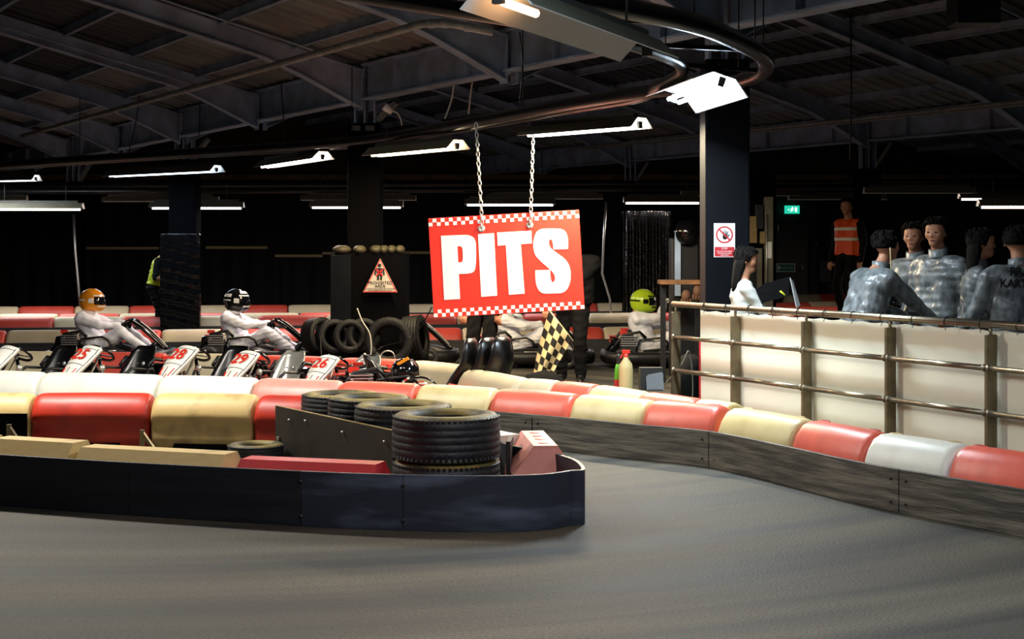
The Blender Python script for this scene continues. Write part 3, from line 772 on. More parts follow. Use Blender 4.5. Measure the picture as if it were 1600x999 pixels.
P_ = c5(arcs([(1062,213),(1150,209),(1205,208,1),(1232,232,1),(1233,285,1),(1232,345,1),(1225,392,1),(1185,399,1),(1148,400),(1153,522),(1075,527)]))
Ph = c5(arcs([(1142,264),(1150,264),(1166,266,1),(1168,300,1),(1168,340,1),(1154,343),(1145,343)]))
I_ = c6([(150,205),(228,200),(241,506),(163,512)]); T_ = c6([(243,197),(410,188),(412,250),(358,254),(375,496),(298,502),(285,258),(246,262)])
S_ = c6(arcs([(588,277),(590,225,1),(572,180,1),(508,176,1),(440,180,1),(418,235,1),(421,298,1),(450,335,1),(490,368,1),(518,395,1),(526,425,1),(512,446,1),(501,425,1),(500,380),(428,382),(428,450,1),(452,496,1),(512,496,1),(575,492,1),(602,432,1),(598,362,1),(570,322,1),(525,292,1),(497,268,1),(494,234,1),(504,228,1),(514,238,1),(517,280)]))
for nm, L in (('P',[P_,Ph]),('I',[I_]),('T',[T_]),('S',[S_])): poly_curve('letter', L, 'sign_white', sg, SF, .002)
for X, Y_ in ((753.5,357),(829,351.5)):
    u, v = uv(X, Y_); b = MB(); T = Matrix.Translation((u,-.012,v)) @ Matrix.Rotation(PI/2,4,'X')
    b.lathe([(.012,0),(.012,.004),(.036,.004),(.038,0)],20,0,T); b.build('grommet','galv',sg)
    MB().disc((u,-.0125,v),.013).build('grommet_hole','black',sg)
def chain(p, q, label):
    p = Vector(p); q = Vector(q); L = (q-p).length; n = int(L/.05); T0 = frame(p, q); b = MB()
    for i in range(n+1):
        x = i*L/n; R = Matrix.Translation((x,0,0)) @ Matrix.Rotation(PI/2*(i%2)+.4,4,'X')
        pts = [(.034*math.cos(a)*(1 if 1 else 0), .017*math.sin(a), 0) for a in [2*PI*k/10 for k in range(10)]]
        b.tube(pts, .006, 5, loop=True, T=T0@R)
    o = b.build('chain_links','galv'); return tag(o, label, 'chain', 'chains of the hanging sign')
for X0, Y0_, X1, Y1, lab in ((744,196,753.5,355,'left white steel chain holding up the red pits sign'),(833,208,829,350,'right white steel chain holding up the red pits sign')):
    chain(at(X0,Y0_,YS-.03), at(X1,Y1,YS-.03), lab)

# ================================================================ STEEL RAILING WITH WHITE SHEET
def fpt(x): Y = 13.2*1380/(x+330); return Vector(((x-800)*Y/F, Y, 0))
fx = [1056,1149,1260,1391,1548,1740]
fe = thing('steel_railing','stainless steel railing with flat posts and round rails, hung with a white sheet','railing')
P0, P1 = fpt(1052), fpt(1760); dr = (P1-P0).normalized(); nf = Vector((-dr.y,dr.x,0))
if nf.y > 0: nf = -nf            # towards the camera
MB().tube([P0+Vector((0,0,1.1)), P1+Vector((0,0,1.1))], .026, 12).build('top_rail','stainless',fe)
ps = [fpt(x) for x in fx]
for p in ps:
    b = MB(); b.bar(p+Vector((0,0,0)), p+Vector((0,0,1.03)),.085,.03,up=dr); b.build('post','post_metal',fe,bevel=.004)
    MB().tube([p+Vector((0,0,1.02)),p+Vector((0,0,1.085))],.012,8).build('stub','stainless',fe)
for i in range(len(ps)-1):
    for z in (.81,.515,.22):
        b = MB(); a, c = ps[i]+dr*.02+nf*.03, ps[i+1]-dr*.02+nf*.03
        b.tube([a+Vector((0,0,z)),c+Vector((0,0,z))],.02,10)
        for e in (a,c): b.tube([e+Vector((0,0,z))-dr*.008,e+Vector((0,0,z))+dr*.008],.028,10)
        b.build('rail','stainless',fe)
# sheet
S0 = fpt(1086); S1 = fpt(1755); Ls = (S1-S0).length; b = MB(); nx, nz = 110, 24
vs = []
for i in range(nx+1):
    for k in range(nz+1):
        u = i/nx; z = .06+1.0*(k/nz); p = S0.lerp(S1,u); 
        sag = .005*math.sin(u*Ls*6.28/.975*1.)+.004*math.sin(u*31+z*4)+.03*max(0,(.25-z))*math.sin(u*9)*4
        p = p-nf*(.055+.5*abs(sag))+Vector((0,0,z+(-.012*abs(math.sin(u*Ls*PI/.24)) if k == nz else 0))); vs.append(p)
b.add(vs, [(i*(nz+1)+k,(i+1)*(nz+1)+k,(i+1)*(nz+1)+k+1,i*(nz+1)+k+1) for i in range(nx) for k in range(nz)], 0, True)
sh = b.build('white_sheet','sheet'); tag(sh,'long white sheet tied along the back of the steel railing','sheet')
b = MB(); p = S0-nf*.05; b.bar(p+Vector((0,0,.1)),p+Vector((0,0,.78)),.014,.012); b.build('red_edge','crimson_plastic',sh)
for i in range(14):
    b = MB(); p = S0.lerp(S1,(i+.5)/14)+Vector((0,0,1.1)); T = frame(p-dr*.003,p+dr*.003)
    b.tube([T@Vector((0,.03*math.cos(a),-.004+.034*math.sin(a))) for a in [2*PI*k/12 for k in range(12)]],.0035,4,loop=True)
    b.bar(p-Vector((0,0,.035))+nf*.01,p-Vector((0,0,.06))+nf*.02,.004,.004)
    b.build('cable_tie','black',sh)

# ================================================================ BLACK BOX AT THE COLUMN
YB = C2.y-.45
bx = thing('column_box','tall black box boxed round the column, with a triangular prohibited area sign','box')
xa, xb_ = at(517,500,YB).x, at(632,500,YB).x; ztop = at(0,396,YB).z
MB().box(((xa+.5*(xb_-xa))+0*xa,YB+.45,ztop/2),(xb_-xa,.9,ztop)).build('body','black_matte',bx,bevel=.01)
xl = at(549,500,YB).x
MB().box(((xa+xl)/2,YB-.03,ztop/2-.01),(xl-xa,.05,ztop-.02)).build('side_panel','column_paint',bx,bevel=.005)
for X0, X1 in ((519,546),(551,570),(577,596),(592,606),(604,618),(617,631)):
    a, c = at(X0,395,YB-.02), at(X1,395,YB-.02); wv = c.x-a.x
    b = MB(); b.ell(((a.x+c.x)/2,YB+.1,ztop+.045),(wv*.55,.16,.06),n=14,k=8); b.build('padding','padding',bx)
b = MB(); Y_ = YB-.12; p = [at(x,y,Y_) for x,y in ((594,404),(567,457),(621,457))]
b.add([q for q in p]+[q+Vector((0,.012,0)) for q in p],[(0,1,2),(3,5,4),(0,3,4,1),(1,4,5,2),(2,5,3,0)])
tri = b.build('warning_triangle','notice_white'); tri.parent = bx
cen = (p[0]+p[1]+p[2])/3
def ring_poly(P, s0, s1, y, m_, name, par):
    c = (P[0]+P[1]+P[2])/3; A_ = [c+(q-c)*s0 for q in P]; B_ = [c+(q-c)*s1 for q in P]
    b = MB(); vs = [Vector((q.x,y,q.z)) for q in A_+B_]; b.add(vs,[(0,1,4,3),(1,2,5,4),(2,0,3,5)]); return b.build(name,m_,par,recalc=False)
ring_poly(p,.98,.9,Y_-.003,'crimson_plastic','red_border',bx)
b = MB(); c = at(593,429,Y_-.004); s = Y_/F
b.disc((c.x,c.y,at(0,415,Y_).z),3*s,12)
b.add([at(x,y,Y_-.004) for x,y in ((588,419),(598,419),(597,431),(589,431))],[(0,1,2,3)])
for X0,X1 in ((589,592.4),(593.8,597)): b.add([at(x,y,Y_-.004) for x,y in ((X0,430),(X1,430),(X1,438),(X0,438))],[(0,1,2,3)])
b.bar(at(587,420,Y_-.004),at(586,430,Y_-.004),.02,.002).bar(at(599,420,Y_-.004),at(600,430,Y_-.004),.02,.002)
b.build('pictogram','black',bx,recalc=False)
b = MB(); b.bar(at(588,421,Y_-.008),at(598,431,Y_-.008),.018,.002,up=Vector((0,1,0))).bar(at(598,421,Y_-.008),at(588,431,Y_-.008),.018,.002,up=Vector((0,1,0))); b.build('red_cross','crimson_plastic',bx)
for s_, y, sz in (('PROHIBITED',442.3,.055),('AREA',447.5,.055),('NO ADMITTANCE BEYOND THIS POINT',451.6,.022),('AUTHORISED PERSONS ONLY',454.3,.022)):
    T = FACE.copy(); T.translation = at(593.8,y,Y_-.006); text('lettering',s_,sz,'black',bx,T,bold=0)
# low black skirt and tyres in front of the box
MB().box((at(570,500,YB-.45).x,YB-.35,.17),(at(665,0,YB).x-at(475,0,YB).x,.55,.34)).build('skirt','black_matte',bx,bevel=.01)
def upright(x, y, Y, R, W, rz, lab, tilt=.12):
    p = at(x, y, Y); tyre((p.x,p.y,p.z), R, W, lab, 'tyres round the column box', (PI/2-tilt,0,rz), side='tyre_dark')
upright(497,524,YB-.75,.21,.2,.9,'upright black tyre at the left end of the column box')
upright(520,526,YB-.8,.2,.18,.5,'second upright black tyre left of the column box')
upright(545,526,YB-.78,.2,.18,.35,'third upright black tyre below the column box')
upright(567,524,YB-.72,.2,.16,.2,'fourth upright black tyre below the column box')
upright(608,534,YB-.85,.29,.2,0.0,'biggest black tyre facing the track under the triangular sign')
upright(648,528,YB-.65,.27,.24,1.35,'black tyre showing its tread at the right corner of the column box')
def cable(pts, r, m_, name, lab, n=6):
    if name == 'hose': pts = pts+[Vector((pts[-1].x,pts[-1].y,.01))]
    return tag(MB().tube(spline(pts,n),r,6).build(name,m_), lab, 'cable')
Yc = YB-1.05
cable([at(x,y,Yc) for x,y in ((558,482),(566,502),(577,520),(580,540),(579,560))],.008,'cable_white','hose','thin grey hose hanging in front of the biggest upright tyre')
cable([at(x,y,Yc-.1) for x,y in ((515,500),(504,515),(501,535),(502,555))],.007,'housing','hose','thin black hose over the left upright tyres')
cable([at(x,y,Yc-.1) for x,y in ((676,478),(664,500),(650,520),(630,533),(600,541),(585,552),(580,565))],.008,'black_gloss','hose','black hose looping from the sign corner across the biggest tyre')
cable([at(x,y,Yc-.3) for x,y in ((592,560),(600,550),(612,550),(617,562))],.009,'galv','hose','small arched grey pipe behind the parked karts')

# ================================================================ SIGNS ON THE BROAD COLUMN AND DOORS
Y_ = 13.4-.21
st = thing('stop_hand_sign','white notice with a red barred black hand on the broad column','sign')
a, c = at(1115.5,349,Y_), at(1148.5,402,Y_); cx_, cz = (a.x+c.x)/2, (a.z+c.z)/2
MB().box((cx_,Y_+.003,cz),(c.x-a.x,.006,a.z-c.z)).build('plate','sign_white',st)
zc = at(0,367,Y_).z; b = MB(); R = 13.5*Y_/F
b.loft([[(cx_+r*math.cos(t_),Y_-.001,zc+r*math.sin(t_)) for t_ in [2*PI*k/28 for k in range(28)]] for r in (R,R*.82)],0,False,caps=False)
b.bar((cx_-R*.66,Y_-.004,zc+R*.66),(cx_+R*.66,Y_-.004,zc-R*.66),.014,.002,up=Vector((0,1,0)))
b.build('red_ring','crimson_plastic',st,recalc=False)
b = MB(); b.ell((cx_+.004,Y_-.002,zc-.018),(.022,.002,.026))
for i,(dx,l,an) in enumerate(((-.017,.035,.35),(-.005,.044,.1),(.008,.042,-.1),(.019,.034,-.3))):
    b.bar((cx_+.004+dx*.8,Y_-.0025,zc-.005),(cx_+.004+dx*.8-math.sin(an)*l,Y_-.0025,zc-.005+math.cos(an)*l),.008,.002,up=Vector((0,1,0)))
b.bar((cx_+.022,Y_-.0025,zc-.02),(cx_+.045,Y_-.0025,zc+.0),.009,.002,up=Vector((0,1,0)))
b.build('hand','black',st)
zb = at(0,393.5,Y_).z; MB().box((cx_,Y_-.001,zb),((c.x-a.x)*.94,.003,15*Y_/F)).build('red_band','crimson_plastic',st)
for s_, y, sz in (('STOP',388.6,.022),('NO UNAUTHORISED',393,.0145),('PERSONS BEYOND',396,.0145),('THIS POINT',399,.0145)):
    T = FACE.copy(); T.translation = Vector((cx_,Y_-.0035,at(0,y,Y_).z)); text('lettering',s_,sz,'sign_white',st,T)

YD = RY1-.2
dw = wb
dd = tag(MB().box(((at(1213,0,YD).x+at(1262,0,YD).x)/2,YD-.0,1.12),(at(1262,0,YD).x-at(1213,0,YD).x,.06,2.24)).build('door_1','door_dark',bevel=.01),kind='structure')
b = MB(); q = at(1216,356,YD-.06); b.box(q,(.02,.03,.15)); b.build('door_handle','galv',dd)
b = MB(); q = at(1275,382,YD-.06); b.box(q,(.05,.03,.04)); b.box(at(1254,418,YD-.06),(.05,.03,.12)); b.build('switch','beige_box',dw)
MB().box(at(1290,424,YD+.02),(.3,.05,.55)).build('hatch','door_dark',dw,bevel=.01)
ex_ = thing('exit_sign','small lit green exit sign with a running figure above the back door','sign')
a, c = at(1226,321.5,YD-.04), at(1249,334,YD-.04); cx_,cz = (a.x+c.x)/2,(a.z+c.z)/2
M['exit_lit'] = mat('exit_lit',(30,170,140),emit=1.6); M['exit_white'] = mat('exit_white',(225,250,235),emit=2.2)
MB().box((cx_,YD-.04,cz),(c.x-a.x,.06,a.z-c.z)).build('panel','exit_lit',ex_)
b = MB(); yy = YD-.073; k = .06
b.disc((cx_+.01,yy,cz+.05),.018,10); b.bar((cx_+.005,yy,cz+.03),(cx_-.015,yy,cz-.015),.03,.002,up=Vector((0,1,0)))
b.bar((cx_-.015,yy,cz-.01),(cx_+.02,yy,cz-.035),.016,.002,up=Vector((0,1,0))).bar((cx_-.015,yy,cz-.015),(cx_-.05,yy,cz-.055),.016,.002,up=Vector((0,1,0)))
b.bar((cx_+.0,yy,cz+.025),(cx_+.04,yy,cz+.01),.012,.002,up=Vector((0,1,0))).bar((cx_,yy,cz+.025),(cx_-.04,yy,cz+.02),.012,.002,up=Vector((0,1,0)))
b.box((cx_+.095,yy,cz),(.05,.003,.11)); b.bar((cx_-.07,yy,cz),(cx_-.11,yy,cz),.02,.002,up=Vector((0,1,0)))
b.build('running_figure','exit_white',ex_,recalc=False)
def plate(name, X0, Y0_, X1, Y1, Yd, m_, lab, txt, tm, sz):
    t = thing(name, lab, 'sign'); a, c = at(X0,Y0_,Yd), at(X1,Y1,Yd)
    MB().box(((a.x+c.x)/2,Yd,(a.z+c.z)/2),(c.x-a.x,.02,a.z-c.z)).build('plate',m_,t)
    b = MB(); b.box(((a.x+c.x)/2,Yd-.008,(a.z+c.z)/2),((c.x-a.x)*.97,.01,(a.z-c.z)*.9)); 
    T = FACE.copy(); T.translation = Vector(((a.x+c.x)/2+.03,Yd-.014,(a.z+c.z)/2)); text('lettering',txt,sz,tm,t,T); return t
plate('fire_door_sign',1224,337.5,1245,345.5,YD-.04,'door_dark','small dark notice just below the lit exit sign','Fire exit','green_sign',.06)
g = plate('green_door_sign',1213,412,1242.5,425,YD-.04,'sign_white','small green notice with white lettering on the back door','','sign_white',.05)
a, c = at(1214,413,YD-.06), at(1241.5,424,YD-.06); MB().box(((a.x+c.x)/2,YD-.055,(a.z+c.z)/2),(c.x-a.x,.01,a.z-c.z)).build('green_face','green_sign',g)
T = FACE.copy(); T.translation = Vector(((a.x+c.x)/2+.03,YD-.062,(a.z+c.z)/2)); text('lettering','Push bar to open',.05,'sign_white',g,T)
MB().box((a.x+.05,YD-.061,(a.z+c.z)/2),(.05,.004,.09)).build('pictogram','sign_white',g)
# service boxes and ducts right of the broad column
YU = 20.
su = thing('service_boxes','pale vertical ducts and small boxes beside the broad column','cabinet')
for X0,Y0_,X1,Y1,m_,nm in ((1194,308,1207,480,'grey_box','duct'),(1170,338,1182,380,'beige_box','box'),(1180,320,1192,358,'door_dark','box'),(1187,362,1197,381,'beige_box','box'),(1196,378,1205,404,'sign_white','notice'),(1180,388,1190,450,'grey_box','box'),(1170,402,1182,470,'door_dark','box')):
    a, c = at(X0,Y0_,YU), at(X1,Y1,YU); MB().box(((a.x+c.x)/2,YU,(a.z+c.z)/2),(c.x-a.x,.12 if nm != 'notice' else .14,a.z-c.z)).build(nm,m_,su,bevel=.006)
b = MB(); b.tube([at(1198,335,YU-.07),at(1198,470,YU-.07)],.012,6); b.build('conduit','galv',su)
MB().box((at(1186,0,YU+.1).x,YU+.13,1.3),(.46,.1,2.6)).build('backboard','black_matte',su)
# glossy plastic curtain
YP = 27.
b = MB(); a, c = at(972,330,YP), at(1048,470,YP); nx = 36; vs = []
for i in range(nx+1):
    for k in range(9):
        xx = a.x+(c.x-a.x)*i/nx; zz = a.z*1.+(0.2-a.z)*k/8; vs.append((xx,YP+.05*math.sin(i*1.3)+.03*math.sin(i*.5+k*.9),zz))
b.add(vs,[(i*9+k,(i+1)*9+k,(i+1)*9+k+1,i*9+k+1) for i in range(nx) for k in range(8)],0,True)
tag(b.build('plastic_curtain','wrap'),'dark glossy plastic curtain with wavy highlights left of the broad column','curtain')
# bench with brown things by the railing end
YW = 17.5
be = thing('work_bench','wooden bench with dark trestle legs beside the broad column','bench')
a, c = at(1030,441,YW), at(1095,441,YW); MB().box(((a.x+c.x)/2,YW,a.z),(c.x-a.x,.4,.05)).build('bench_top','wood',be,bevel=.005)
for X in (1036,1090):
    q = at(X,441,YW); MB().bar((q.x,YW,0),(q.x,YW,q.z),.06,.06).build('leg','black',be)
mb_ = thing('dark_cabinet','tall dark cabinet with a rounded red-black hood behind the railing end','cabinet')
a, c = at(1048,372,18.2), at(1092,372,18.2); MB().box(((a.x+c.x)/2,18.3,a.z/2),(c.x-a.x,.3,a.z)).build('body','black',mb_,bevel=.02)
b = MB(); b.ell(((a.x+c.x)/2+.03,18.15,a.z+.06),(.17,.16,.17)); b.build('hood','black_gloss',mb_)
q = at(1056,380,18.05); MB().box((q.x+.03,18.12,q.z-.25),(.07,.04,.8)).build('blue_strip','steel',mb_)
# pale leaning rods and bars at the back
def rod(pts, r, lab, m_='galv', name='rod'): return tag(MB().tube(pts,r,6).build(name,m_), lab, 'rod')
rod([at(115,335,30),at(118,395,30),at(122,440,30),gnd(128,388+1.6*F/30)],.03,'pale leaning pole at the back left')
rod([at(947,316,26.5),at(943,380,26.5),at(941,428,26.5),at(953,468,26.5),gnd(957,388+1.6*F/26.5)],.022,'thin bent pale pole behind the right marshal')
for X0,X1,y,lab in ((119,248,388,'pale horizontal bar left of the film-wrapped column'),(322,418,387,'pale horizontal bar right of the film-wrapped column'),(430,504,400,'pale horizontal bar left of the column box, lower one'),(504,528,396,'short pale bar touching the column box'),(630,680,395,'pale horizontal bar between the column box and the red sign')):
    b = MB(); a, c = at(X0,y,RY1-.25), at(X1,y,RY1-.25); b.box(((a.x+c.x)/2,RY1-.25,a.z),(c.x-a.x,.12,.07)); tag(b.build('wall_bar','flag_cream',bevel=.004),lab,'bar')
# hanging wires
for k,(pts,Yd,m_) in enumerate((([(236,85),(222,130),(212,190),(200,245)],24,'black'),([(433,15),(438,90),(441,160),(446,228)],21,'black'),([(738,128),(735,150),(732,178)],17,'cable_white'),([(709,130),(707,150),(701,170),(695,186)],17,'cable_white'),([(312,160),(312,185),(311,212)],24,'black'),([(1329,20),(1330,120),(1328,250)],16,'black'),([(812,50),(816,100),(812,160)],14,'black_gloss'))):
    cable([at(x,y,Yd) for x,y in pts],.012 if k in (2,3) else .009,m_,'hanging_wire',['thin wire dropping from the roof at the upper left','thin wire dropping in front of the left rafters','short pale wire hanging above the left sign chain','curved pale wire hanging left of the sign chains','short wire under the left girder','thin wire dropping at the upper right','black wire dropping from the near lamp to the track'][k])
hs = thing('spot_lamp','small white spot lamp on a curled cable beside the column head','lamp')
q = at(606,172,17.5); MB().tube([q+Vector((-.04,0,.04)),q+Vector((.05,0,-.03))],[.05,.035],10).build('lamp_head','helmet_white',hs)
MB().tube(spline([q+Vector((.05,0,-.02)),at(620,176,17.5),at(626,186,17.5),at(628,196,17.5)],5),.01,6).build('cable','cable_white',hs)
sp = thing('hanging_speaker','black box hanging from the roof at the top right','speaker')
a, c = at(1493,-25,11.5), at(1561,37,11.5); MB().box(((a.x+c.x)/2,11.6,(a.z+c.z)/2),(c.x-a.x,.3,a.z-c.z)).build('body','black',sp,bevel=.01)
MB().box(((a.x+c.x)/2+.1,11.44,c.z+.1),(.09,.005,.01)).build('badge','grey_text',sp)
MB().tube([((a.x+c.x)/2,11.6,a.z),((a.x+c.x)/2,11.6,zroof((Vector(((a.x+c.x)/2,11.6,0))-C2).dot(N_))-.1)],.012,6).build('bracket','black',sp)
# bottles and clipboard case on the floor between the kerbs and railing
def on(x, y, z=0): return hz(x, y, z)
q = on(978,612); 
bt = thing('spray_bottle','cream spray bottle with a red trigger head standing behind the kerb','bottle',(q.x,q.y+.05,0.0))
zb = .0; k = q.y/F
q2 = at(978,607,13.25); bt.location = (q2.x,13.25,0)
hb = q2.z; MB().lathe([(0,0),(.06,0),(.064,.02),(.064,hb+.17),(.055,hb+.22),(.022,hb+.27),(.02,hb+.29),(0,hb+.29)],16).build('bottle_body','bottle_cream',bt)
b = MB(); b.lathe([(.022,hb+.28),(.024,hb+.31),(0,hb+.31)],12); b.box((0,0,hb+.33),(.07,.03,.03)); b.bar((-.03,0,hb+.31),(-.05,0,hb+.27),.012,.012); b.build('trigger_head','kart_red',bt)
q2 = at(967,600,13.4); bt2 = thing('green_bottle','small green bottle with a dark cap next to the cream spray bottle','bottle',(q2.x,13.4,0)); hb = q2.z
MB().lathe([(0,0),(.04,0),(.042,.01),(.042,hb+.1),(.03,hb+.17),(.018,hb+.19),(0,hb+.19)],14).build('bottle_body','bottle_green',bt2)
MB().lathe([(.024,hb+.18),(.026,hb+.25),(.018,hb+.27),(0,hb+.27)],12).build('cap','black',bt2)
MB().lathe([(.0435,hb-.04),(.0435,hb+.04)],14).build('label','crimson_plastic',bt2)
q2 = at(1023,607,13.0); b = MB(); b.box((0,0,.0),(.15,.015,.22),rx=-.5); b.box((-.03,.06,-.0),(.2,.1,.2),rz=.1)
o = tag(b.build('tool_case','door_dark'),'dark open case with a tilted grey lid on the ground by the railing end','case'); o.location = (q2.x,13.0,q2.z+.08)
MB().box((0,-.008,0),(.13,.012,.2),rx=-.5).build('lid_panel','grey_text',o)
b = MB(); b.box((q2.x,13.05,q2.z/2-.02),(.3,.25,q2.z-.05)); tag(b.build('black_crate','black',bevel=.01),'low black crate under the open case by the railing end','crate')
cable([(1.45,14.,.3),(1.6,13.9,.5),(1.68,13.95,.62),(1.72,14.0,.3),(1.7,14,.0)],.006,'grey_box','cable_loop','pale cable loop beside the railing end')
q = at(1072,560,14.6); b = MB(); b.ell((q.x+.03,14.6,.28),(.18,.2,.28)); tag(b.build('dark_sack','black_cloth'),'dark slumped sack behind the railing end post','sack')
# ================================================================ KARTS
def make_kart(w, number, lab, cat='kart', col='black', loc=(0,0,0), rz=0, group=None, silver=False, parked=True):
    """x forward, origin on the floor under the middle; w = overall half track"""
    t = thing('racing_kart', lab, cat, loc, rz, group)
    # wheels
    for (x, s_, R, W) in ((-.52,-1,.14,.16),(-.52,1,.14,.16),(.52,-1,.13,.11),(.52,1,.13,.11)):
        y = s_*(w-W/2); T = Matrix.Translation((x,y,R)) @ Matrix.Rotation(PI/2,4,'X')
        b = MB(); b.lathe([(R*.5,-W*.4),(R*.6,-W*.5),(R*.9,-W*.5),(R,-W*.38),(R,W*.38),(R*.9,W*.5),(R*.6,W*.5),(R*.5,W*.4)],20,0,T)
        wh = b.build('wheel','tyre',t)
        b = MB(); b.lathe([(0,-W*.3),(R*.2,-W*.38),(R*.25,-W*.2),(R*.45,-W*.2),(R*.52,-W*.42),(R*.52,W*.42),(R*.45,W*.2),(R*.25,W*.2),(R*.2,W*.38),(0,W*.3)],16,0,T); b.build('rim','rim',wh)
    b = MB(); k = w*.55
    b.tube([(-.6,-k*.8,.1),(.2,-k*.9,.08),(.62,-k*.5,.08),(.62,k*.5,.08),(.2,k*.9,.08),(-.6,k*.8,.1),(-.6,-k*.8,.1)],.017,6)
    b.tube([(-.52,-w*.8,.14),(-.52,w*.8,.14)],.02,8); b.tube([(.52,-w*.8,.13),(.52,w*.8,.13)],.014,6); b.build('chassis','engine',t)
    MB().box((.2,0,.06),(.8,k*1.6,.015)).build('floor_tray','black',t,bevel=.004)
    # protective bumper ring all round
    e = w+.02
    b = MB(); ringp = [(.86,-e*.6),(.88,0),(.86,e*.6),(.72,e*.86),(.35,e*.92),(-.3,e*.92),(-.66,e),(-.76,e*.6),(-.78,0),(-.76,-e*.6),(-.66,-e),(-.3,-e*.92),(.35,-e*.92),(.72,-e*.86)]
    rings = []
    for i,(x,y) in enumerate(ringp):
        n_ = Vector((x*.9,y,0)).normalized()
        rings.append([(x+n_.x*dx,y+n_.y*dx,z) for dx,z in ((0,.06),(.03,.09),(.035,.15),(.02,.21),(-.03,.22),(-.035,.08))])
    b.loft(rings,0,True,loop=True); b.build('bumper','black_gloss' if parked else 'black',t)
    # side pods
    for s_ in (-1,1):
        b = MB(); y0 = s_*(w*.62)
        b.loft([[(x,y0-.05*s_*1,.1),(x,y0+s_*.09,.1),(x,y0+s_*.09,.1+h*.7),(x,y0+s_*.03,.1+h),(x,y0-.05*s_,.1+h)] for x,h in ((-.3,.05),(-.25,.14),(.1,.17),(.28,.12),(.34,.04))],0,True)
        sp_ = b.build('side_pod','black' if not (parked and s_==1) else 'kart_white',t)
        b = MB(); yy = y0+s_*.093
        b.box((.0,yy,.17),(.36,.004,.02)); b.box((.02,yy,.2),(.28,.004,.012)); b.build('stripe','kart_red',sp_)
        b = MB(); ys = s_*w*.55
        b.tube([(-.36,ys,.18),(-.3,ys,.37),(-.02,ys,.4),(.06,ys,.36),(.14,ys,.2)],.016,6); b.build('side_rail','black',t)
    # nose cone + number panel
    nz = MB(); nz.loft([[(x,-h_,z0),(x,h_,z0),(x,h_*.8,z1),(x,-h_*.8,z1)] for x,h_,z0,z1 in ((.4,.14,.2,.3),(.6,.2,.12,.26),(.8,.17,.1,.21),(.86,.12,.1,.16))],0,True); nz.build('nose_cone','kart_red' if parked else 'black',t,bevel=.01)
    def pan(u, v, off=0):   # u across -1..1, v 0 bottom .. 1 top : tongue-shaped fairing rising to the wheel
        hw = [.065,.085,.115,.14,.145,.13]; vv = v*5; i = min(int(vv),4); f_ = vv-i; ww = hw[i]*(1-f_)+hw[i+1]*f_
        x = .80-.47*v-.02*math.sin(v*PI); z = .2+.42*v+.05*math.sin(v*PI)
        n_ = Vector((.66,0,.75)); crown = .035*(1-u*u)
        return Vector((x,u*ww,z))+n_*(off+crown)
    b = MB(); nu, nv = 8, 12
    vs = [pan(-1+2*i/nu, j/nv) for j in range(nv+1) for i in range(nu+1)]; vb = [pan(-1+2*i/nu, j/nv, -.03) for j in range(nv+1) for i in range(nu+1)]
    q = [(j*(nu+1)+i,j*(nu+1)+i+1,(j+1)*(nu+1)+i+1,(j+1)*(nu+1)+i) for j in range(nv) for i in range(nu)]
    K = len(vs); edge = [i for i in range(nu+1)]+[j*(nu+1)+nu for j in range(1,nv+1)]+[nv*(nu+1)+i for i in range(nu-1,-1,-1)]+[j*(nu+1) for j in range(nv-1,0,-1)]
    b.add(vs+vb, q+[tuple(K+i for i in f)[::-1] for f in q]+[(edge[i],edge[(i+1)%len(edge)],K+edge[(i+1)%len(edge)],K+edge[i]) for i in range(len(edge))],0,True)
    npn = b.build('number_panel','kart_white' if parked else 'black_gloss',t)
    b = MB()
    def stripe(u0,v0,u1,v1,wd,n=6):
        for i in range(n):
            a_, c_ = pan(u0+(u1-u0)*i/n, v0+(v1-v0)*i/n, .002), pan(u0+(u1-u0)*(i+1)/n, v0+(v1-v0)*(i+1)/n, .002); b.bar(a_,c_,wd,.004,mi=cur)
    if parked:
        for cur, L_ in ((0,((-.75,.02,-.92,.5,.008),(.75,.02,.92,.5,.008),(0,.02,-.0,.42,.005),(-.9,.5,.9,.5,.006),(-.95,.5,-.92,.95,.006),(.95,.5,.92,.95,.006),(-.9,.9,.9,.9,.005))),(1,((-.45,.03,-.65,.42,.013),(.45,.03,.65,.42,.013),(.15,.05,.35,.3,.006),(-.15,.05,-.35,.3,.006)))):
            for s in L_: stripe(*s)
        b.build('stripes',['black','kart_red'],npn)
        if number:
            c = pan(0,.70,.006); zax = Vector((.66,0,.75)).normalized(); xax = Vector((0,1,0)); yax = zax.cross(xax)
            T = Matrix((xax,yax,zax)).transposed().to_4x4(); T.translation = c
            text('number',number,.19,'kart_red',npn,T,bold=.004)
    else:
        for cur, L_ in ((0,((-.55,.05,-.8,.95,.022),(.55,.05,.8,.95,.022),(0,.1,0,.8,.03))),):
            for s in L_: stripe(*s)
        b.build('stripes',['kart_white'],npn)
    if parked:
        b = MB(); b.box((.72,0,.255),(.1,.26,.05)).box((.62,.17,.2),(.16,.05,.05)).box((.62,-.17,.2),(.16,.05,.05)); b.build('front_fairing','kart_red',t,bevel=.012)
        b = MB(); b.box((.12,-k*.9,.26),(.16,.1,.1)).box((.1,k*.75,.27),(.2,.09,.07)); b.build('white_box','kart_white',t,bevel=.012)
        b = MB(); b.box((.1,k*.75,.31),(.14,.05,.012)).box((.12,-k*.9,.315),(.1,.05,.012)); b.build('red_patch','kart_red',t)
        b = MB(); b.tube([(.3,-.1,.1),(.34,-.12,.38),(.3,-.06,.5)],.02,6).tube([(.3,.1,.1),(.32,.12,.36),(.28,.05,.5)],.018,6); b.build('steering_support','black_gloss',t)
        MB().ell((.3,.1,.42),(.035,.035,.04),n=8,k=6).build('joint','rim',t); MB().ell((.28,-.1,.36),(.03,.03,.03),n=8,k=6).build('joint','rim',t)
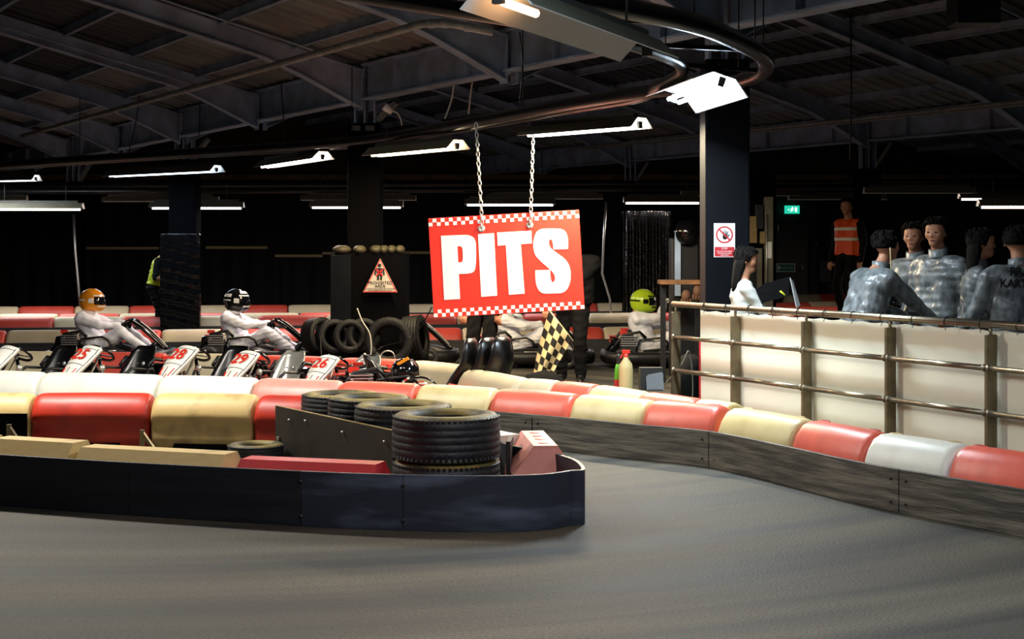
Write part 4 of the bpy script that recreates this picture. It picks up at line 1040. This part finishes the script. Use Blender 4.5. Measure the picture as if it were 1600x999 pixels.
    # steering
    b = MB(); c = Vector((.22,0,.56)); ax = Vector((-.62,0,.78)).normalized(); u = Vector((0,1,0)); v = ax.cross(u)
    b.tube([c+(u*math.cos(a)*.145+v*math.sin(a)*.125) for a in [2*PI*k/20 for k in range(20)]],.014,8,loop=True)
    for a in (.5,PI-.5,-PI/2): b.bar(c-ax*.02,c+(u*math.cos(a)*.14+v*math.sin(a)*.12),.03,.008)
    b.build('steering_wheel','black_gloss',t)
    MB().tube([c-ax*.02,(.5,0,.14)],.013,6).build('steering_column','rim',t)
    # seat: moulded shell
    b = MB(); rings = []
    for i,(x,z,hw,lip) in enumerate(((.16,.13,.15,.05),(.02,.09,.17,.09),(-.14,.09,.18,.13),(-.25,.16,.19,.16),(-.31,.28,.19,.15),(-.36,.42,.18,.1),(-.40,.54,.16,.06),(-.415,.60,.12,.02))):
        back_ = i >= 3; r = []
        for k in range(9):
            s_ = -1+k/4; hh = lip*abs(s_)**3
            r.append((x+(hh if back_ else 0), s_*hw, z+(0 if back_ else hh)))
        r += [(p[0]-.012,p[1]*1.06,p[2]-.012) for p in r[::-1]]; rings.append(r)
    b.loft(rings,0,True); se = b.build('seat','seat_silver' if silver else 'seat_black',t)
    b = MB(); T = Matrix.Translation((-.347,0,.42)) @ Matrix.Rotation(PI/2-.25,4,'Y'); b.lathe([(0,.012),(.018,.012),(.024,0)],14,0,T)
    b.build('seat_washer','galv',se)
    # engine, tank, exhaust, rear plate
    en = MB(); en.box((-.45,-w*.5,.26),(.2,.17,.2)).box((-.45,-w*.5,.4),(.14,.13,.08)); en.build('engine','engine',t,bevel=.012)
    b = MB()
    for kk in range(5): b.box((-.45,-w*.5,.3+kk*.03),(.22,.19,.008))
    b.build('cooling_fins','galv',t)
    b = MB(); b.tube([(-.38,-w*.45,.22),(-.2,-w*.7,.2),(-.05,-w*.75,.19)],.022,8); b.tube([(-.05,-w*.75,.19),(.2,-w*.78,.19)],.04,10); b.build('exhaust','rim',t)
    MB().box((-.62,0,.34),(.12,w*.9,.12),ry=.2).build('rear_cover','black_gloss',t,bevel=.03)
    for c_, d_ in (((-.64,w*.18,.405),(.1,.16,.006)),((-.52,-w*.62,.47),(.1,.004,.05)),((-.46,w*.62,.47),(.1,.03,.06))): MB().box(c_,d_).build('red_label','kart_red',t)
    for s_ in (-1,1): MB().tube([(-.7,s_*w*.62,.2),(-.52,s_*w*.62,.44),(-.3,s_*w*.6,.48),(-.22,s_*w*.6,.4)],.022,6).build('roll_guard','black',t)
    k = w*.55; MB().box((.3,k*.8,.15),(.12,.04,.1)).build('tank','kart_red',t,bevel=.008); MB().box((.1,-k*.85,.17),(.16,.06,.08)).build('battery','kart_red',t,bevel=.008)
    return t
# parked karts between the long kerb and the pit lane kerb
KW = .33
def kart_at(xpanel, ypanel, num, lab, silver=False, rz=math.radians(-122), sc=1.):
    # top of the number panel is at local (.36,0,.63)
    q = hz(xpanel, ypanel, .64*sc); c, s_ = math.cos(rz), math.sin(rz); R = Vector((.38*c, .38*s_, 0))*sc
    k_ = make_kart(KW, num, lab, loc=(q.x-R.x, q.y-R.y, 0), rz=rz, group='karts parked in a row', silver=silver); k_.scale = (sc,)*3; return k_
kart_at(18,541,'24','leftmost parked kart, cut by the left edge, only its black seat showing') if False else None
kart_at(9,541,'','parked kart at the left edge of the picture, showing its black seat')
kart_at(138,541,'25','parked kart 25, directly below the driver in the orange helmet, white nose panel')
kart_at(289,541,'28','parked kart 28 with a black seat, next to kart 25 on its right')
kart_at(385,549,'29','parked kart 29 below the driver in the black helmet, shiny steel seat', True, sc=.94)
kart_at(510,556,'26','parked kart 26 in front of the upright black tyres, shiny steel seat', True, sc=.90)
# last kart of the row, turned the other way with a striped fender
q = gnd(655,622); lk = make_kart(.42,'','last parked kart at the right, black fender with white and red stripes',loc=(q.x,14.0,0),rz=math.radians(8),group='karts parked in a row')
b = MB(); T = Matrix.Translation((.08,-.36,.2)); 
b.loft([[(r*math.cos(a),y,r*math.sin(a)) for a in [PI*k/14 for k in range(15)]] for y,r in ((-.09,.20),(-.09,.215),(.09,.215),(.09,.20))],0,True,closed=False,T=T,caps=False); b.build('fender','black_gloss',lk)
b = MB()
for r,m_ in ((.219,0),): 
    for k,(a0,mi) in enumerate(((2.0,0),(2.12,1),(2.24,0),(2.36,1),(2.48,0))):
        b.loft([[(r*math.cos(a),y,r*math.sin(a)) for a in (a0,a0+.1)] for y in (-.085,.085)],mi,False,closed=False,caps=False,T=T)
b.build('fender_stripe',['helmet_white','kart_red'],lk)
b = MB(); b.ell((-.02,.05,.42),(.14,.18,.14)); b.build('cover_hump','black_gloss',lk)
MB().bar((-.1,-.05,.5),(.0,-.08,.56),.03,.03).build('yellow_tip','helmet_orange',lk)
for ch in list(lk.children):
    if ch.name.startswith(('steering','joint')): bpy.data.objects.remove(ch)
    elif ch.name.startswith('number_panel'):
        for g in list(ch.children): bpy.data.objects.remove(g)
        bpy.data.objects.remove(ch)

# ================================================================ PEOPLE
def sdf_labels(P, caps):
    best = np.full(len(P), 1e9); lab = np.zeros(len(P), int)
    for (p, q, r1, r2, l) in caps:
        p = np.array(p); q = np.array(q); d = q-p; L2 = max(d@d, 1e-9)
        t = np.clip(((P-p)@d)/L2, 0, 1); dist = np.linalg.norm(P-(p+t[:,None]*d), axis=1)-(r1+(r2-r1)*t)
        m_ = dist < best; best[m_] = dist[m_]; lab[m_] = l
    return lab
def capsule(b, p, q, r1, r2, n=14):
    p = Vector(p); q = Vector(q)
    if (q-p).length < 1e-5: q = p+Vector((0,0,1e-3))
    T = frame(p, q); L = (q-p).length; rings = []
    for a in (-80,-55,-25,0): rings.append((r1*math.sin(math.radians(a)), r1*math.cos(math.radians(a))))
    for a in (0,25,55,80): rings.append((L+r2*math.sin(math.radians(a)), r2*math.cos(math.radians(a))))
    b.loft([[(x, r*math.cos(2*PI*k/n), r*math.sin(2*PI*k/n)) for k in range(n)] for x, r in rings], 0, True, T=T)
def bend(a, c, l1, l2, pole):
    """joint between a and c of a two bone limb"""
    a = Vector(a); c = Vector(c); d = c-a; L = min(d.length, (l1+l2)*.999); x = d.normalized()
    c = a+x*L; A_ = (l1*l1-l2*l2+L*L)/(2*L); h = math.sqrt(max(l1*l1-A_*A_, 0)); po = Vector(pole); po = (po-x*po.dot(x)).normalized()
    return a+x*A_+po*h, c
def person(name_lab, J, mats, loc, rz, scale=1., vox=.013, hair='short', helmet=None, group=None, collar=None, fat=1., seed=1, cat='person', gloves=None):
    """J: joints in local metres, y forward, x right. mats: torso, legs, hands, shoes, arms"""
    t = thing('person', name_lab, cat, loc, rz, group); t.scale = (scale,)*3
    V = Vector; caps = []
    pel, che, nek, hd = V(J['pel']), V(J['che']), V(J['nek']), V(J['hd'])
    up = (che-pel).normalized(); hyaw = J.get('hyaw',0); pitch = J.get('pitch',0); ty = J.get('tyaw',0)
    RT = Matrix.Rotation(ty,3,'Z'); X = RT@V((1,0,0)); f = fat
    T_, A_, L_, S_, SH, HN, HR = 0, 1, 2, 3, 4, 5, 6
    def cp(p,q,r1,r2,l): caps.append((tuple(p),tuple(q),r1,r2,l))
    fw = X.cross(up)*-1; 
    sw = .155*f; cp(che-X*sw+up*.06, che+X*sw+up*.06, .075*f,.075*f,T_)
    cp(che-X*.085*f-up*.03, che+X*.085*f-up*.03, .115*f,.115*f,T_)
    mid = pel.lerp(che,.5); cp(mid-X*.07*f, mid+X*.07*f,.112*f,.112*f,T_); cp(pel.lerp(che,.25)-X*.075*f, pel.lerp(che,.25)+X*.075*f,.115*f,.115*f,T_)
    cp(che-X*.08*f, pel-X*.075*f+up*.05,.11*f,.115*f,T_); cp(che+X*.08*f, pel+X*.075*f+up*.05,.11*f,.115*f,T_)
    cp(pel-X*.08, pel+X*.08,.12,.12,L_ if J.get('split',True) else T_)
    cp(che+up*.1, nek+up*.03,.06,.055,S_)
    RH = Matrix.Rotation(hyaw,3,'Z') @ Matrix.Rotation(pitch,3,'X')
    h = lambda x,y,z: hd+RH@V((x,y,z))
    cp(nek, h(0,-.015,-.05),.055,.05,S_)
    cp(h(0,-.022,.03), h(0,.012,.035),.088,.08,S_); cp(h(0,.01,-.02), h(0,.045,-.07),.065,.042,S_); cp(h(-.03,.04,-.01),h(.03,.04,-.01),.045,.045,S_)
    cp(h(0,.084,.016), h(0,.096,-.02),.008,.012,S_)            # nose
    cp(h(-.03,.068,.038), h(.03,.068,.038),.017,.017,S_)        # brow
    for s_ in (-1,1): cp(h(s_*.084,-.008,.015),h(s_*.09,-.016,-.02),.014,.010,S_)
    sides = ('L',-1),('R',1)
    for sd, s_ in sides:
        sh = J.get('sh'+sd); sh = V(sh) if sh else che+X*s_*.19*f+up*.055
        wr0 = V(J['wr'+sd]); pole = J.get('ep'+sd,(s_*.3,-.6,-.5)); el, wr = bend(sh, wr0, .29, .255, pole)
        cp(sh, el,.068*f,.052*f,A_); cp(el, wr,.050*f,.036*f,A_ if not J.get('bare') else S_)
        hdir = V(J.get('hd'+sd, tuple(wr-el))).normalized(); side = hdir.cross(V(J.get('pn'+sd,(0,0,1))))
        if side.length < .1: side = hdir.cross(V((0,1,0)))
        side.normalize(); nrm = side.cross(hdir)*(-1)
        if nrm.z > 0: nrm = -nrm
        pc = wr+hdir*.055; 
        for q in (-.026,0,.026): cp(wr+side*q*.5, wr+hdir*.085+side*q,.017,.016,HN)
        curl = J.get('curl',.5)
        for i,(q,l) in enumerate(((-.033,.066),(-.011,.078),(.011,.074),(.032,.06))):
            a = wr+hdir*.088+side*q; bq = a+(hdir*math.cos(curl)+nrm*math.sin(curl))*l*.5; cq = bq+(hdir*math.cos(curl*2.2)+nrm*math.sin(curl*2.2))*l*.5
            cp(a,bq,.0105,.010,HN); cp(bq,cq,.010,.0085,HN)
        tside = side*(-1 if side.dot(X*s_) > 0 else 1); a = wr+hdir*.03+tside*.028; bq = a+(hdir*.6+tside*.6+nrm*.3)*.04; cp(a,bq,.013,.012,HN); cp(bq,bq+(hdir*.8+nrm*.4)*.03,.012,.0095,HN)
        hip = pel+X*s_*.095; an0 = V(J['an'+sd]); kn, an = bend(hip, an0, .44, .43, J.get('kp'+sd,(s_*.1,1,.2)))
        g = f**.8; cp(hip,kn,.09*g,.066*g,L_); cp(kn,kn.lerp(an,.3),.064*g,.064*g,L_); cp(kn.lerp(an,.3),an,.064*g,.054*g,L_)
        td = V(J.get('td',(s_*.15,1,-.25))).normalized(); cp(an+V((0,0,-.03))-td*.03, an+td*.16+V((0,0,-.03)),.048,.036,SH)
    b = MB()
    for c in caps: capsule(b, c[0], c[1], c[2], c[3])
    o = b.build('tmp','skin'); md = o.modifiers.new('r','REMESH'); md.mode = 'VOXEL'; md.voxel_size = vox; md.use_smooth_shade = True
    md2 = o.modifiers.new('s','SMOOTH'); md2.factor = .5; md2.iterations = 3
    dg = bpy.context.evaluated_depsgraph_get(); me = bpy.data.meshes.new_from_object(o.evaluated_get(dg)); bpy.data.objects.remove(o)
    me.name = 'body'; me.materials.clear()
    gm = gloves or 'skin'
    order = [mats['torso'], mats.get('arms',mats['torso']), mats['legs'], 'skin', mats.get('shoes','black'), gm]
    for m_ in order: me.materials.append(M[m_])
    n = len(me.vertices); P = np.zeros(n*3); me.vertices.foreach_get('co', P); P = P.reshape(-1,3)
    lab = sdf_labels(P, caps); 
    np_ = len(me.polygons); pc = np.zeros(np_*3); me.polygons.foreach_get('center', pc); pl = sdf_labels(pc.reshape(-1,3), caps)
    me.polygons.foreach_set('material_index', pl.astype(np.int32))
    # cloth folds
    nr = np.zeros(n*3); me.vertices.foreach_get('normal', nr); nr = nr.reshape(-1,3)
    rg = np.random.RandomState(seed); amp = np.where((lab <= 2), .0065 if helmet else .005, 0); dsp = np.zeros(n)
    for _ in range(7):
        k = rg.normal(size=3)*np.array([22,22,44]); dsp += np.sin(P@k+rg.rand()*6.28)
    P += nr*(dsp*amp*.45)[:,None]; me.vertices.foreach_set('co', P.ravel()); me.update()
    body = link('body', me, t)
    # eyes, mouth
    b = MB()
    for s_ in (-1,1): b.ell(h(s_*.031,.083,.010),(.012,.008,.006),n=8,k=6,rot=RH.to_4x4())
    b.build('eyes','visor',t)
    b = MB(); b.ell(h(0,.089,-.055),(.022,.007,.006),n=10,k=5,rot=RH.to_4x4()); b.build('mouth','lips',t)
    RH4 = RH.to_4x4()
    if helmet:
        hm, stripe_ = helmet; b = MB(); c = h(0,.0,-.005); rr = (.145,.178,.168); n_ = 24; k_ = 16; rings = []
        for i in range(1,k_):
            a = PI*i/k_; z = -math.cos(a); r_ = math.sin(a); ring = []
            for j in range(n_):
                th = 2*PI*j/n_; x_, y_ = r_*math.cos(th), r_*math.sin(th); yy = y_*rr[1]
                if y_ > 0: yy += .03*max(0,(.2-z))*y_*1.3
                if z < -.55: r2 = 1.06
                else: r2 = 1
                ring.append(c+RH@V((x_*rr[0]*r2, yy*r2-.012, max(z,-.86)*rr[2]+.02)))
            rings.append(ring)
        b.loft(rings,0,True); he = b.build('helmet',hm,t)
        def shell(az0, az1, z0, z1, off, m_, name, nn=14):
            b = MB(); vs = []
            for j in range(5):
                z = z0+(z1-z0)*j/4
                r_ = math.sqrt(max(0,1-z*z))
                for i in range(nn+1):
                    th = az0+(az1-az0)*i/nn; x_, y_ = r_*math.cos(th), r_*math.sin(th); yy = y_*rr[1]
                    if y_ > 0: yy += .03*max(0,(.2-z))*y_*1.3
                    vs.append(c+RH@V((x_*(rr[0]+off), yy*(1+off/rr[1])-.012, z*rr[2]+.02)))
            b.add(vs,[(j*(nn+1)+i,j*(nn+1)+i+1,(j+1)*(nn+1)+i+1,(j+1)*(nn+1)+i) for j in range(4) for i in range(nn)],0,True)
            return b.build(name,m_,he,recalc=False)
        shell(.12*PI,.88*PI,-.28,.36,.004,'visor','visor')
        for sg_ in (0,1):
            a0 = -.02*PI if sg_ == 0 else .90*PI; shell(a0,a0+.12*PI,-.16,.2,.008,stripe_,'pivot',4)
        shell(.1*PI,.9*PI,.40,.50,.003,stripe_,'stripe'); shell(.2*PI,.8*PI,-.5,-.36,.004,stripe_,'stripe')
        shell(-.9*PI,-.1*PI,-.02,.1,.003,stripe_,'stripe')
        if hm == 'helmet_black':
            shell(-.6*PI,-.1*PI,.3,.55,.003,stripe_,'stripe'); shell(.15*PI,.85*PI,.62,.80,.003,stripe_,'stripe')
    elif hair:
        b = MB(); n_, k_ = 20, 12; rings = []; c = h(0,-.018,.03); long_ = hair == 'long'
        for i in range(1,k_+1):
            a = PI*i/k_*.66; z = math.cos(a); r_ = math.sin(a); ring = []
            for j in range(n_):
                th = 2*PI*j/n_; x_, y_ = math.cos(th)*r_, math.sin(th)*r_; front_ = max(0,math.sin(th))
                zz = z if not (front_ > .35) else max(z,.30+.12*front_)
                q = 1.0+.05*math.sin(j*2.3+i)*.5
                ring.append(c+RH@V((x_*.106*q, y_*.118*q, zz*.104+.008)))
            rings.append(ring)
        b.loft(rings[::-1],0,True)
        if long_:
            rr_ = []
            for z, wx, wy, oy in ((.03,.098,.09,-.03),(-.05,.1,.085,-.045),(-.14,.1,.07,-.06),(-.22,.085,.055,-.075),(-.3,.06,.035,-.085)):
                rr_.append([hd+RH@V((wx*math.cos(2*PI*k/16), oy+wy*math.sin(2*PI*k/16)*(1 if math.sin(2*PI*k/16) < 0 else .45), z)) for k in range(16)])
            b.loft(rr_,0,True)
        rg2 = random.Random(seed)
        for _ in range(60):
            a1 = rg2.uniform(0,2*PI); e1 = rg2.uniform(.3,1.25)
            if math.sin(a1) > .3 and e1 > .9: continue
            def hp(a, e, r): return c+RH@V((.106*math.cos(a)*math.sin(e)*r, .118*math.sin(a)*math.sin(e)*r, .104*math.cos(e)*r+.008))
            b.tube([hp(a1,e1,.98),hp(a1+.15,e1+.2,1.05),hp(a1+.25,e1+.42,1.03)],[.008,.009,.003],5)
        b.build('hair','hair',t)
    if collar:
        b = MB(); c = nek-up*.02; pts = [c+X*math.cos(a)*.078+fw*0+Vector((0,1,0))*math.sin(a)*.075+V((0,0,-.015*math.sin(a)+.01)) for a in [2*PI*k/18 for k in range(18)]]
        rings = [[p+V((0,0,-.03)) for p in pts],[p*1.0+V((0,0,.03)) for p in pts],[c+(p-c)*.86+V((0,0,.035)) for p in pts],[c+(p-c)*.86+V((0,0,-.02)) for p in pts]]
        b.loft(rings,0,True,caps=False); b.build('collar',collar,t)
    t['_j'] = 0; del t['_j']
    return t
def stand(**k):
    J = dict(pel=(0,0,.93), che=(0,-.01,1.33), nek=(0,0,1.50), hd=(0,.03,1.64), wrL=(-.25,.08,.86), wrR=(.25,.08,.86), anL=(-.11,0,.09), anR=(.11,0,.09)); J.update(k); return J
DRV = dict(pel=(0,-.16,.22), che=(0,-.30,.57), nek=(0,-.27,.72), hd=(0,-.22,.835), wrL=(-.15,.17,.53), wrR=(.15,.17,.53), epL=(-1,.0,-.6), epR=(1,0,-.6), anL=(-.17,.56,.17), anR=(.17,.56,.17), kpL=(-.2,0,1), kpR=(.2,0,1), td=(0,.7,.8), curl=1.0, pitch=-.05)
# drivers in the pit lane
KY = 20.2
drivers = [(152,'racing driver in a white suit and orange helmet sitting in a kart','helmet_orange','helmet_white','black kart driven by the driver in the orange helmet',None),
 (378,'racing driver in a white suit and black helmet sitting in a kart','helmet_black','helmet_white','black kart driven by the driver in the black helmet',None),
 (596,None,None,None,'black kart whose nose sticks out right of the column box',None),
 (806,'racing driver in a white suit half hidden behind the red sign','helmet_white','helmet_black','black kart of the driver behind the red sign',None),
 (1013,'racing driver in a white suit and lime helmet holding the visor with one hand','helmet_green','helmet_black','black kart driven by the driver in the lime helmet','up')]
for i,(hx,lab,hm,st_,kl,pose) in enumerate(drivers):
    Yk = KY-.25*(i > 2)
    base = at(hx, 470, Yk).x+.16
    if lab and i == 0: kart = make_kart(.5,'',kl,loc=(base,Yk,0),rz=0,group='karts queuing in the pit lane',parked=False); proto = kart
    elif i == 0: pass
    else: kart = place(proto,(base,Yk,0),0,kl)
    if lab:
        J = dict(DRV)
        if pose: J['wrR'] = (.03,.05,.80); J['epR'] = (1,.2,-1); J['pnR'] = (0,-1,0)
        # person faces +y locally; turn so that it faces +x; shoulders follow
        person(lab, J, dict(torso='suit',legs='suit',shoes='black'), (base,Yk,.03), -PI/2, helmet=(hm,st_), hair=None, fat=1.22, collar='suit', gloves='black_cloth' if i != 4 else 'helmet_white', seed=i+3, group='drivers in the pit lane', vox=.012)
# marshals in black behind the sign
mk = dict(torso='black_cloth', legs='black_cloth', shoes='black', arms='black_cloth')
q = gnd(758,604); person('person in black standing behind the left half of the red sign', stand(hyaw=.3), mk, (q.x,q.y,0), 2.6, scale=1.0, fat=1.2, seed=20, group='marshals behind the sign')
q = gnd(893,598); mz = dict(mk)
person('person in black holding the chequered flag behind the right end of the red sign', stand(wrL=(.12,.36,.86),wrR=(.28,.22,.84),epR=(.6,-.4,-.2),anL=(-.09,.0,.09),anR=(.14,-.05,.09)), mz, (q.x+.02,q.y,0), 2.9, scale=1.03, fat=1.28, seed=21, group='marshals behind the sign')
# chequered flag
Yf = 16.55
fl = thing('chequered_flag','black and cream chequered flag hanging on its stick below the red sign','flag')
A_, B_, C_, D_ = [np.array(p,float) for p in ((858,486),(894,531),(856,597),(833,589))]
nu, nv = 5, 8; su_ = 4; b = MB(); vs = []; NU, NV = nu*su_, nv*su_
for j in range(NV+1):
    v = j/NV
    for i in range(NU+1):
        u = i/NU; p = (A_*(1-u)+B_*u)*(1-v)+(D_*(1-u)+C_*u)*v
        p = p+np.array([math.sin(v*PI)*(-3+3*u), 8*math.sin(u*PI)*v*.4])
        vs.append(at(p[0],p[1],Yf+.06*math.sin(u*8+v*2)*(.25+v)-.03))
for j in range(NV):
    for i in range(NU):
        b.add([vs[j*(NU+1)+i],vs[j*(NU+1)+i+1],vs[(j+1)*(NU+1)+i+1],vs[(j+1)*(NU+1)+i]],[(0,1,2,3)],(i//su_+j//su_)%2,True)
fo = b.build('cloth',['flag_black','flag_cream'],fl,recalc=False)
bm = bmesh.new(); bm.from_mesh(fo.data); bmesh.ops.remove_doubles(bm, verts=bm.verts, dist=.0005); bm.to_mesh(fo.data); bm.free()
sm_ = fo.modifiers.new('solid','SOLIDIFY'); sm_.thickness = .004
MB().tube([at(852,478,Yf+.02),at(895,533,Yf+.02)],.012,8).build('stick','flag_cream',fl)
# yellow vest person leaning in behind the wrapped column
q = at(240,0,25.3)
person('person in a yellow vest and black T-shirt half hidden by the film-wrapped board', stand(che=(0,.09,1.32),nek=(0,.22,1.47),hd=(0,.33,1.56),wrL=(-.16,.28,1.02),wrR=(.16,.28,1.02),epL=(-.6,-1,0),epR=(.6,-1,0),bare=True), dict(torso='yellow_vest',arms='black_cloth',legs='black_cloth',shoes='black'), (q.x-.02,25.38,0), -PI/2+.1, scale=1.0, seed=30)
# group behind the railing
sat = dict(torso='satin', legs='satin', shoes='black')
def jacket_text(t, s, y, z, size, m_='black', back=True, x=0, rz=0):
    T = Matrix.Translation((x,y,z)) @ Matrix.Rotation(rz,4,'Z') @ FACE
    return text('lettering', s, size, m_, t, T, bold=.002)
def fat_at(x, ytop, Y, h=1.74):
    top = H-(ytop-Y0)*Y/F; return at(x,0,Y).x, top/1.745
x, s_ = fat_at(1362,362,11.9)
p1 = person('person in a silver-grey suit with short dark hair leaning forward, left of the group', stand(pel=(0,-.12,.95),che=(0,.0,1.31),nek=(0,.1,1.47),hd=(0,.15,1.62),wrL=(-.15,.42,1.04),wrR=(.18,.5,1.02),epR=(.4,-.6,-1)), sat, (x,11.9,0), -PI/2+.35, scale=s_, collar='satin', seed=41, fat=1.12, group='people in silver suits')
x, s_ = fat_at(1430,352,13.1)
person('person in a silver-grey suit behind the tallest man, face turned left', stand(hyaw=.1), sat, (x,13.1,0), PI-.7, scale=s_, collar='satin', seed=42, group='people in silver suits')
x, s_ = fat_at(1466,345,12.5)
person('tallest person in a silver-grey suit, dark hair, looking left', stand(hyaw=.3,wrL=(-.27,.1,.9),wrR=(.26,.12,.9)), sat, (x,12.5,0), PI-.95, scale=s_, collar='satin', seed=43, fat=1.08, group='people in silver suits')
x, s_ = fat_at(1528,362,11.9)
person('person in a silver-grey suit with longer dark hair facing right', stand(hyaw=0,hd=(0,.04,1.64),wrR=(.2,.4,1.05)), sat, (x,11.9,0), -PI/2-.2, scale=s_, collar='satin', seed=44, hair='long', fat=1.08, group='people in silver suits')
x, s_ = fat_at(1592,358,11.0)
p5 = person('person in a silver-grey suit with lettering across the back at the right edge', stand(wrL=(-.3,.3,1.0),hyaw=-.4), sat, (x,11.0,0), .12, scale=s_, collar='satin', seed=45, fat=1.2, group='people in silver suits')
jacket_text(p5,'KARTFIGHT',-.165,1.34,.085); jacket_text(p5,'PRAGA',-.15,1.425,.09); 
x, s_ = fat_at(1163,391,12.72)
wm = person('person with long dark hair in a white T-shirt holding a black folder behind the railing', stand(wrL=(-.1,.38,1.12),wrR=(.14,.4,1.08),epR=(.3,-.5,-1),epL=(-.3,-.5,-1),bare=True,hyaw=-.15,pitch=-.1), dict(torso='tshirt',legs='black_cloth',shoes='black'), (x,12.72,0), -PI/2, scale=s_, hair='long', seed=46)
fo = thing('folder','black folder with a white sheet held open above the railing','folder')
b = MB(); pa_ = at(1182,455,12.5); pb_ = at(1232,438,12.5)
b.add([at(1180,452,12.5),at(1196,443,12.5),at(1233,433,12.5),at(1232,462,12.5),at(1190,474,12.5)],[(0,1,2,3,4)]); o = b.build('cover','black_cloth',fo,recalc=False); m_ = o.modifiers.new('s','SOLIDIFY'); m_.thickness = .02
b = MB(); b.add([at(1234,434,12.4),at(1239,440,12.45),at(1250,478,12.45),at(1244,481,12.4)],[(0,1,2,3)]); o = b.build('paper','sign_white',fo,recalc=False); m_ = o.modifiers.new('s','SOLIDIFY'); m_.thickness = .004
b = MB(); b.tube([at(1219,455,12.42),at(1227,462,12.4)],.008,6); b.build('pen','yellow_vest',fo)
# orange vest person on a dark platform at the back
YO = 22.; q = at(1325,0,YO)
pf = tag(MB().box((q.x+.3,YO+.2,.27),(2.2,1.4,.54)).build('platform','black_matte',bevel=.01),'low dark platform under the person in the orange vest','platform')
op = person('person in an orange high visibility vest standing on the dark platform at the back', stand(hyaw=.2,wrL=(-.27,.05,.86)), dict(torso='orange_vest',arms='black_cloth',legs='black_cloth',shoes='black'), (q.x,YO,.54), PI-.9, scale=1.02, seed=50, fat=1.1)
b = MB()
for z in (1.17,1.32): b.loft([[(.222*math.cos(a),-.01+.17*math.sin(a),z+dz) for a in [2*PI*k/20 for k in range(20)]] for dz in (-.022,.022)],0,True,caps=False)
b.build('reflective_band','reflective',op,recalc=False)
# red-tipped cone & dark case on counter behind the railing, bench things
q = at(1366,486,12.55); b = MB(); b.lathe([(.028,0),(.001,.055)],12); o = b.build('red_marker','kart_red'); o.location = (q.x,q.y,q.z); tag(o,'small red cone standing on the dark table behind the railing','cone')
tbx = thing('dark_table','dark table behind the railing between the men in silver','table')
b = MB(); b.box((q.x+.2,q.y+.1,q.z-.02),(.6,.4,.03)); b.build('table_top','black',tbx)
for dx in (-.07,.47):
    for dy in (-.06,.26): MB().box((q.x+dx,q.y+dy,(q.z-.03)/2),(.03,.03,q.z-.03)).build('leg','black',tbx)
b = MB(); b.ell((0,0,.06),(.09,.08,.075)); o = b.build('black_bag','black_gloss'); o.location = (q.x+.17,q.y+.08,q.z); tag(o,'rounded black bag on the dark table behind the railing','bag')
tub = MB().tube(spline([at(1391,387,11.8),at(1392,410,11.8),at(1393,425,11.8),at(1391,437,11.8),at(1387,431,11.8)],4),.006,6).build('lanyard','flag_cream'); tag(tub,'thin pale lanyard dangling beside the leaning man','lanyard')
# brown gloves on bench
for X, Y_, lab in ((1072,470,'brown rumpled glove hanging below the bench top, left one'),(1090,463,'brown rumpled glove hanging below the bench top, right one')):
    q = at(X,Y_-8,17.3); b = MB(); b.ell((0,0,0),(.055,.04,.07)); 
    for k in range(4): b.ell((-.05+.033*k,-.01,-.075),(.017,.018,.045),n=8,k=6)
    o = b.build('work_glove','brown'); o.location = q; tag(o,lab,'glove','gloves at the bench')
# upright kart seats stacked behind the kerb
def seat_shell(x, Y, rz, lab):
    b = MB(); rings = []
    q = at(x, 608, Y)
    for z, hw, dp_, xo in ((-.05,.16,.08,.12),(.02,.19,.14,.10),(.12,.19,.16,.02),(.25,.16,.12,-.03),(.36,.15,.08,-.02),(.45,.13,.05,.01),(.50,.08,.03,.03)):
        r = []
        for k in range(11):
            s_ = -1+k/5; r.append((xo+dp_*abs(s_)**2.2, s_*hw, z))
        r += [(p[0]-.02,p[1]*1.07,p[2]) for p in r[::-1]]; rings.append(r)
    b.loft(rings,0,True); o = b.build('loose_kart_seat','seat_black'); o.location = (q.x,Y,max(q.z,.05)); o.rotation_euler = (0,0,rz); o.scale = (1,1,1)
    return tag(o, lab, 'kart seat', 'loose kart seats')
seat_shell(742,14.5,2.7,'black kart seat shell standing upright, leftmost of the stacked three')
seat_shell(768,14.35,2.5,'black kart seat shell standing upright, middle of the stacked three')
seat_shell(790,14.2,2.4,'black kart seat shell standing upright, rightmost of the stacked three')
q = at(770,604,14.4)
tag(MB().box((q.x,14.4,(q.z-.08)/2+.01),(.8,.5,max(q.z-.07,.06))).build('black_pallet','black',bevel=.01),'low black pallet under the upright kart seats','pallet')
b = MB(); b.loft([[(x,y,z*h_) for y,z in ((-.12,0),(.12,0),(.1,.9),(-.1,1.))] for x,h_ in ((-.25,.1),(-.15,.25),(.05,.3),(.22,.22),(.32,.05))],0,True)
o = b.build('black_kit_bag','black_cloth'); q = at(845,590,15.6); o.location = (q.x,15.6,0.02); tag(o,'black kit bag on the ground behind the chequered flag','bag')
# leftover: any object without parent must have a label
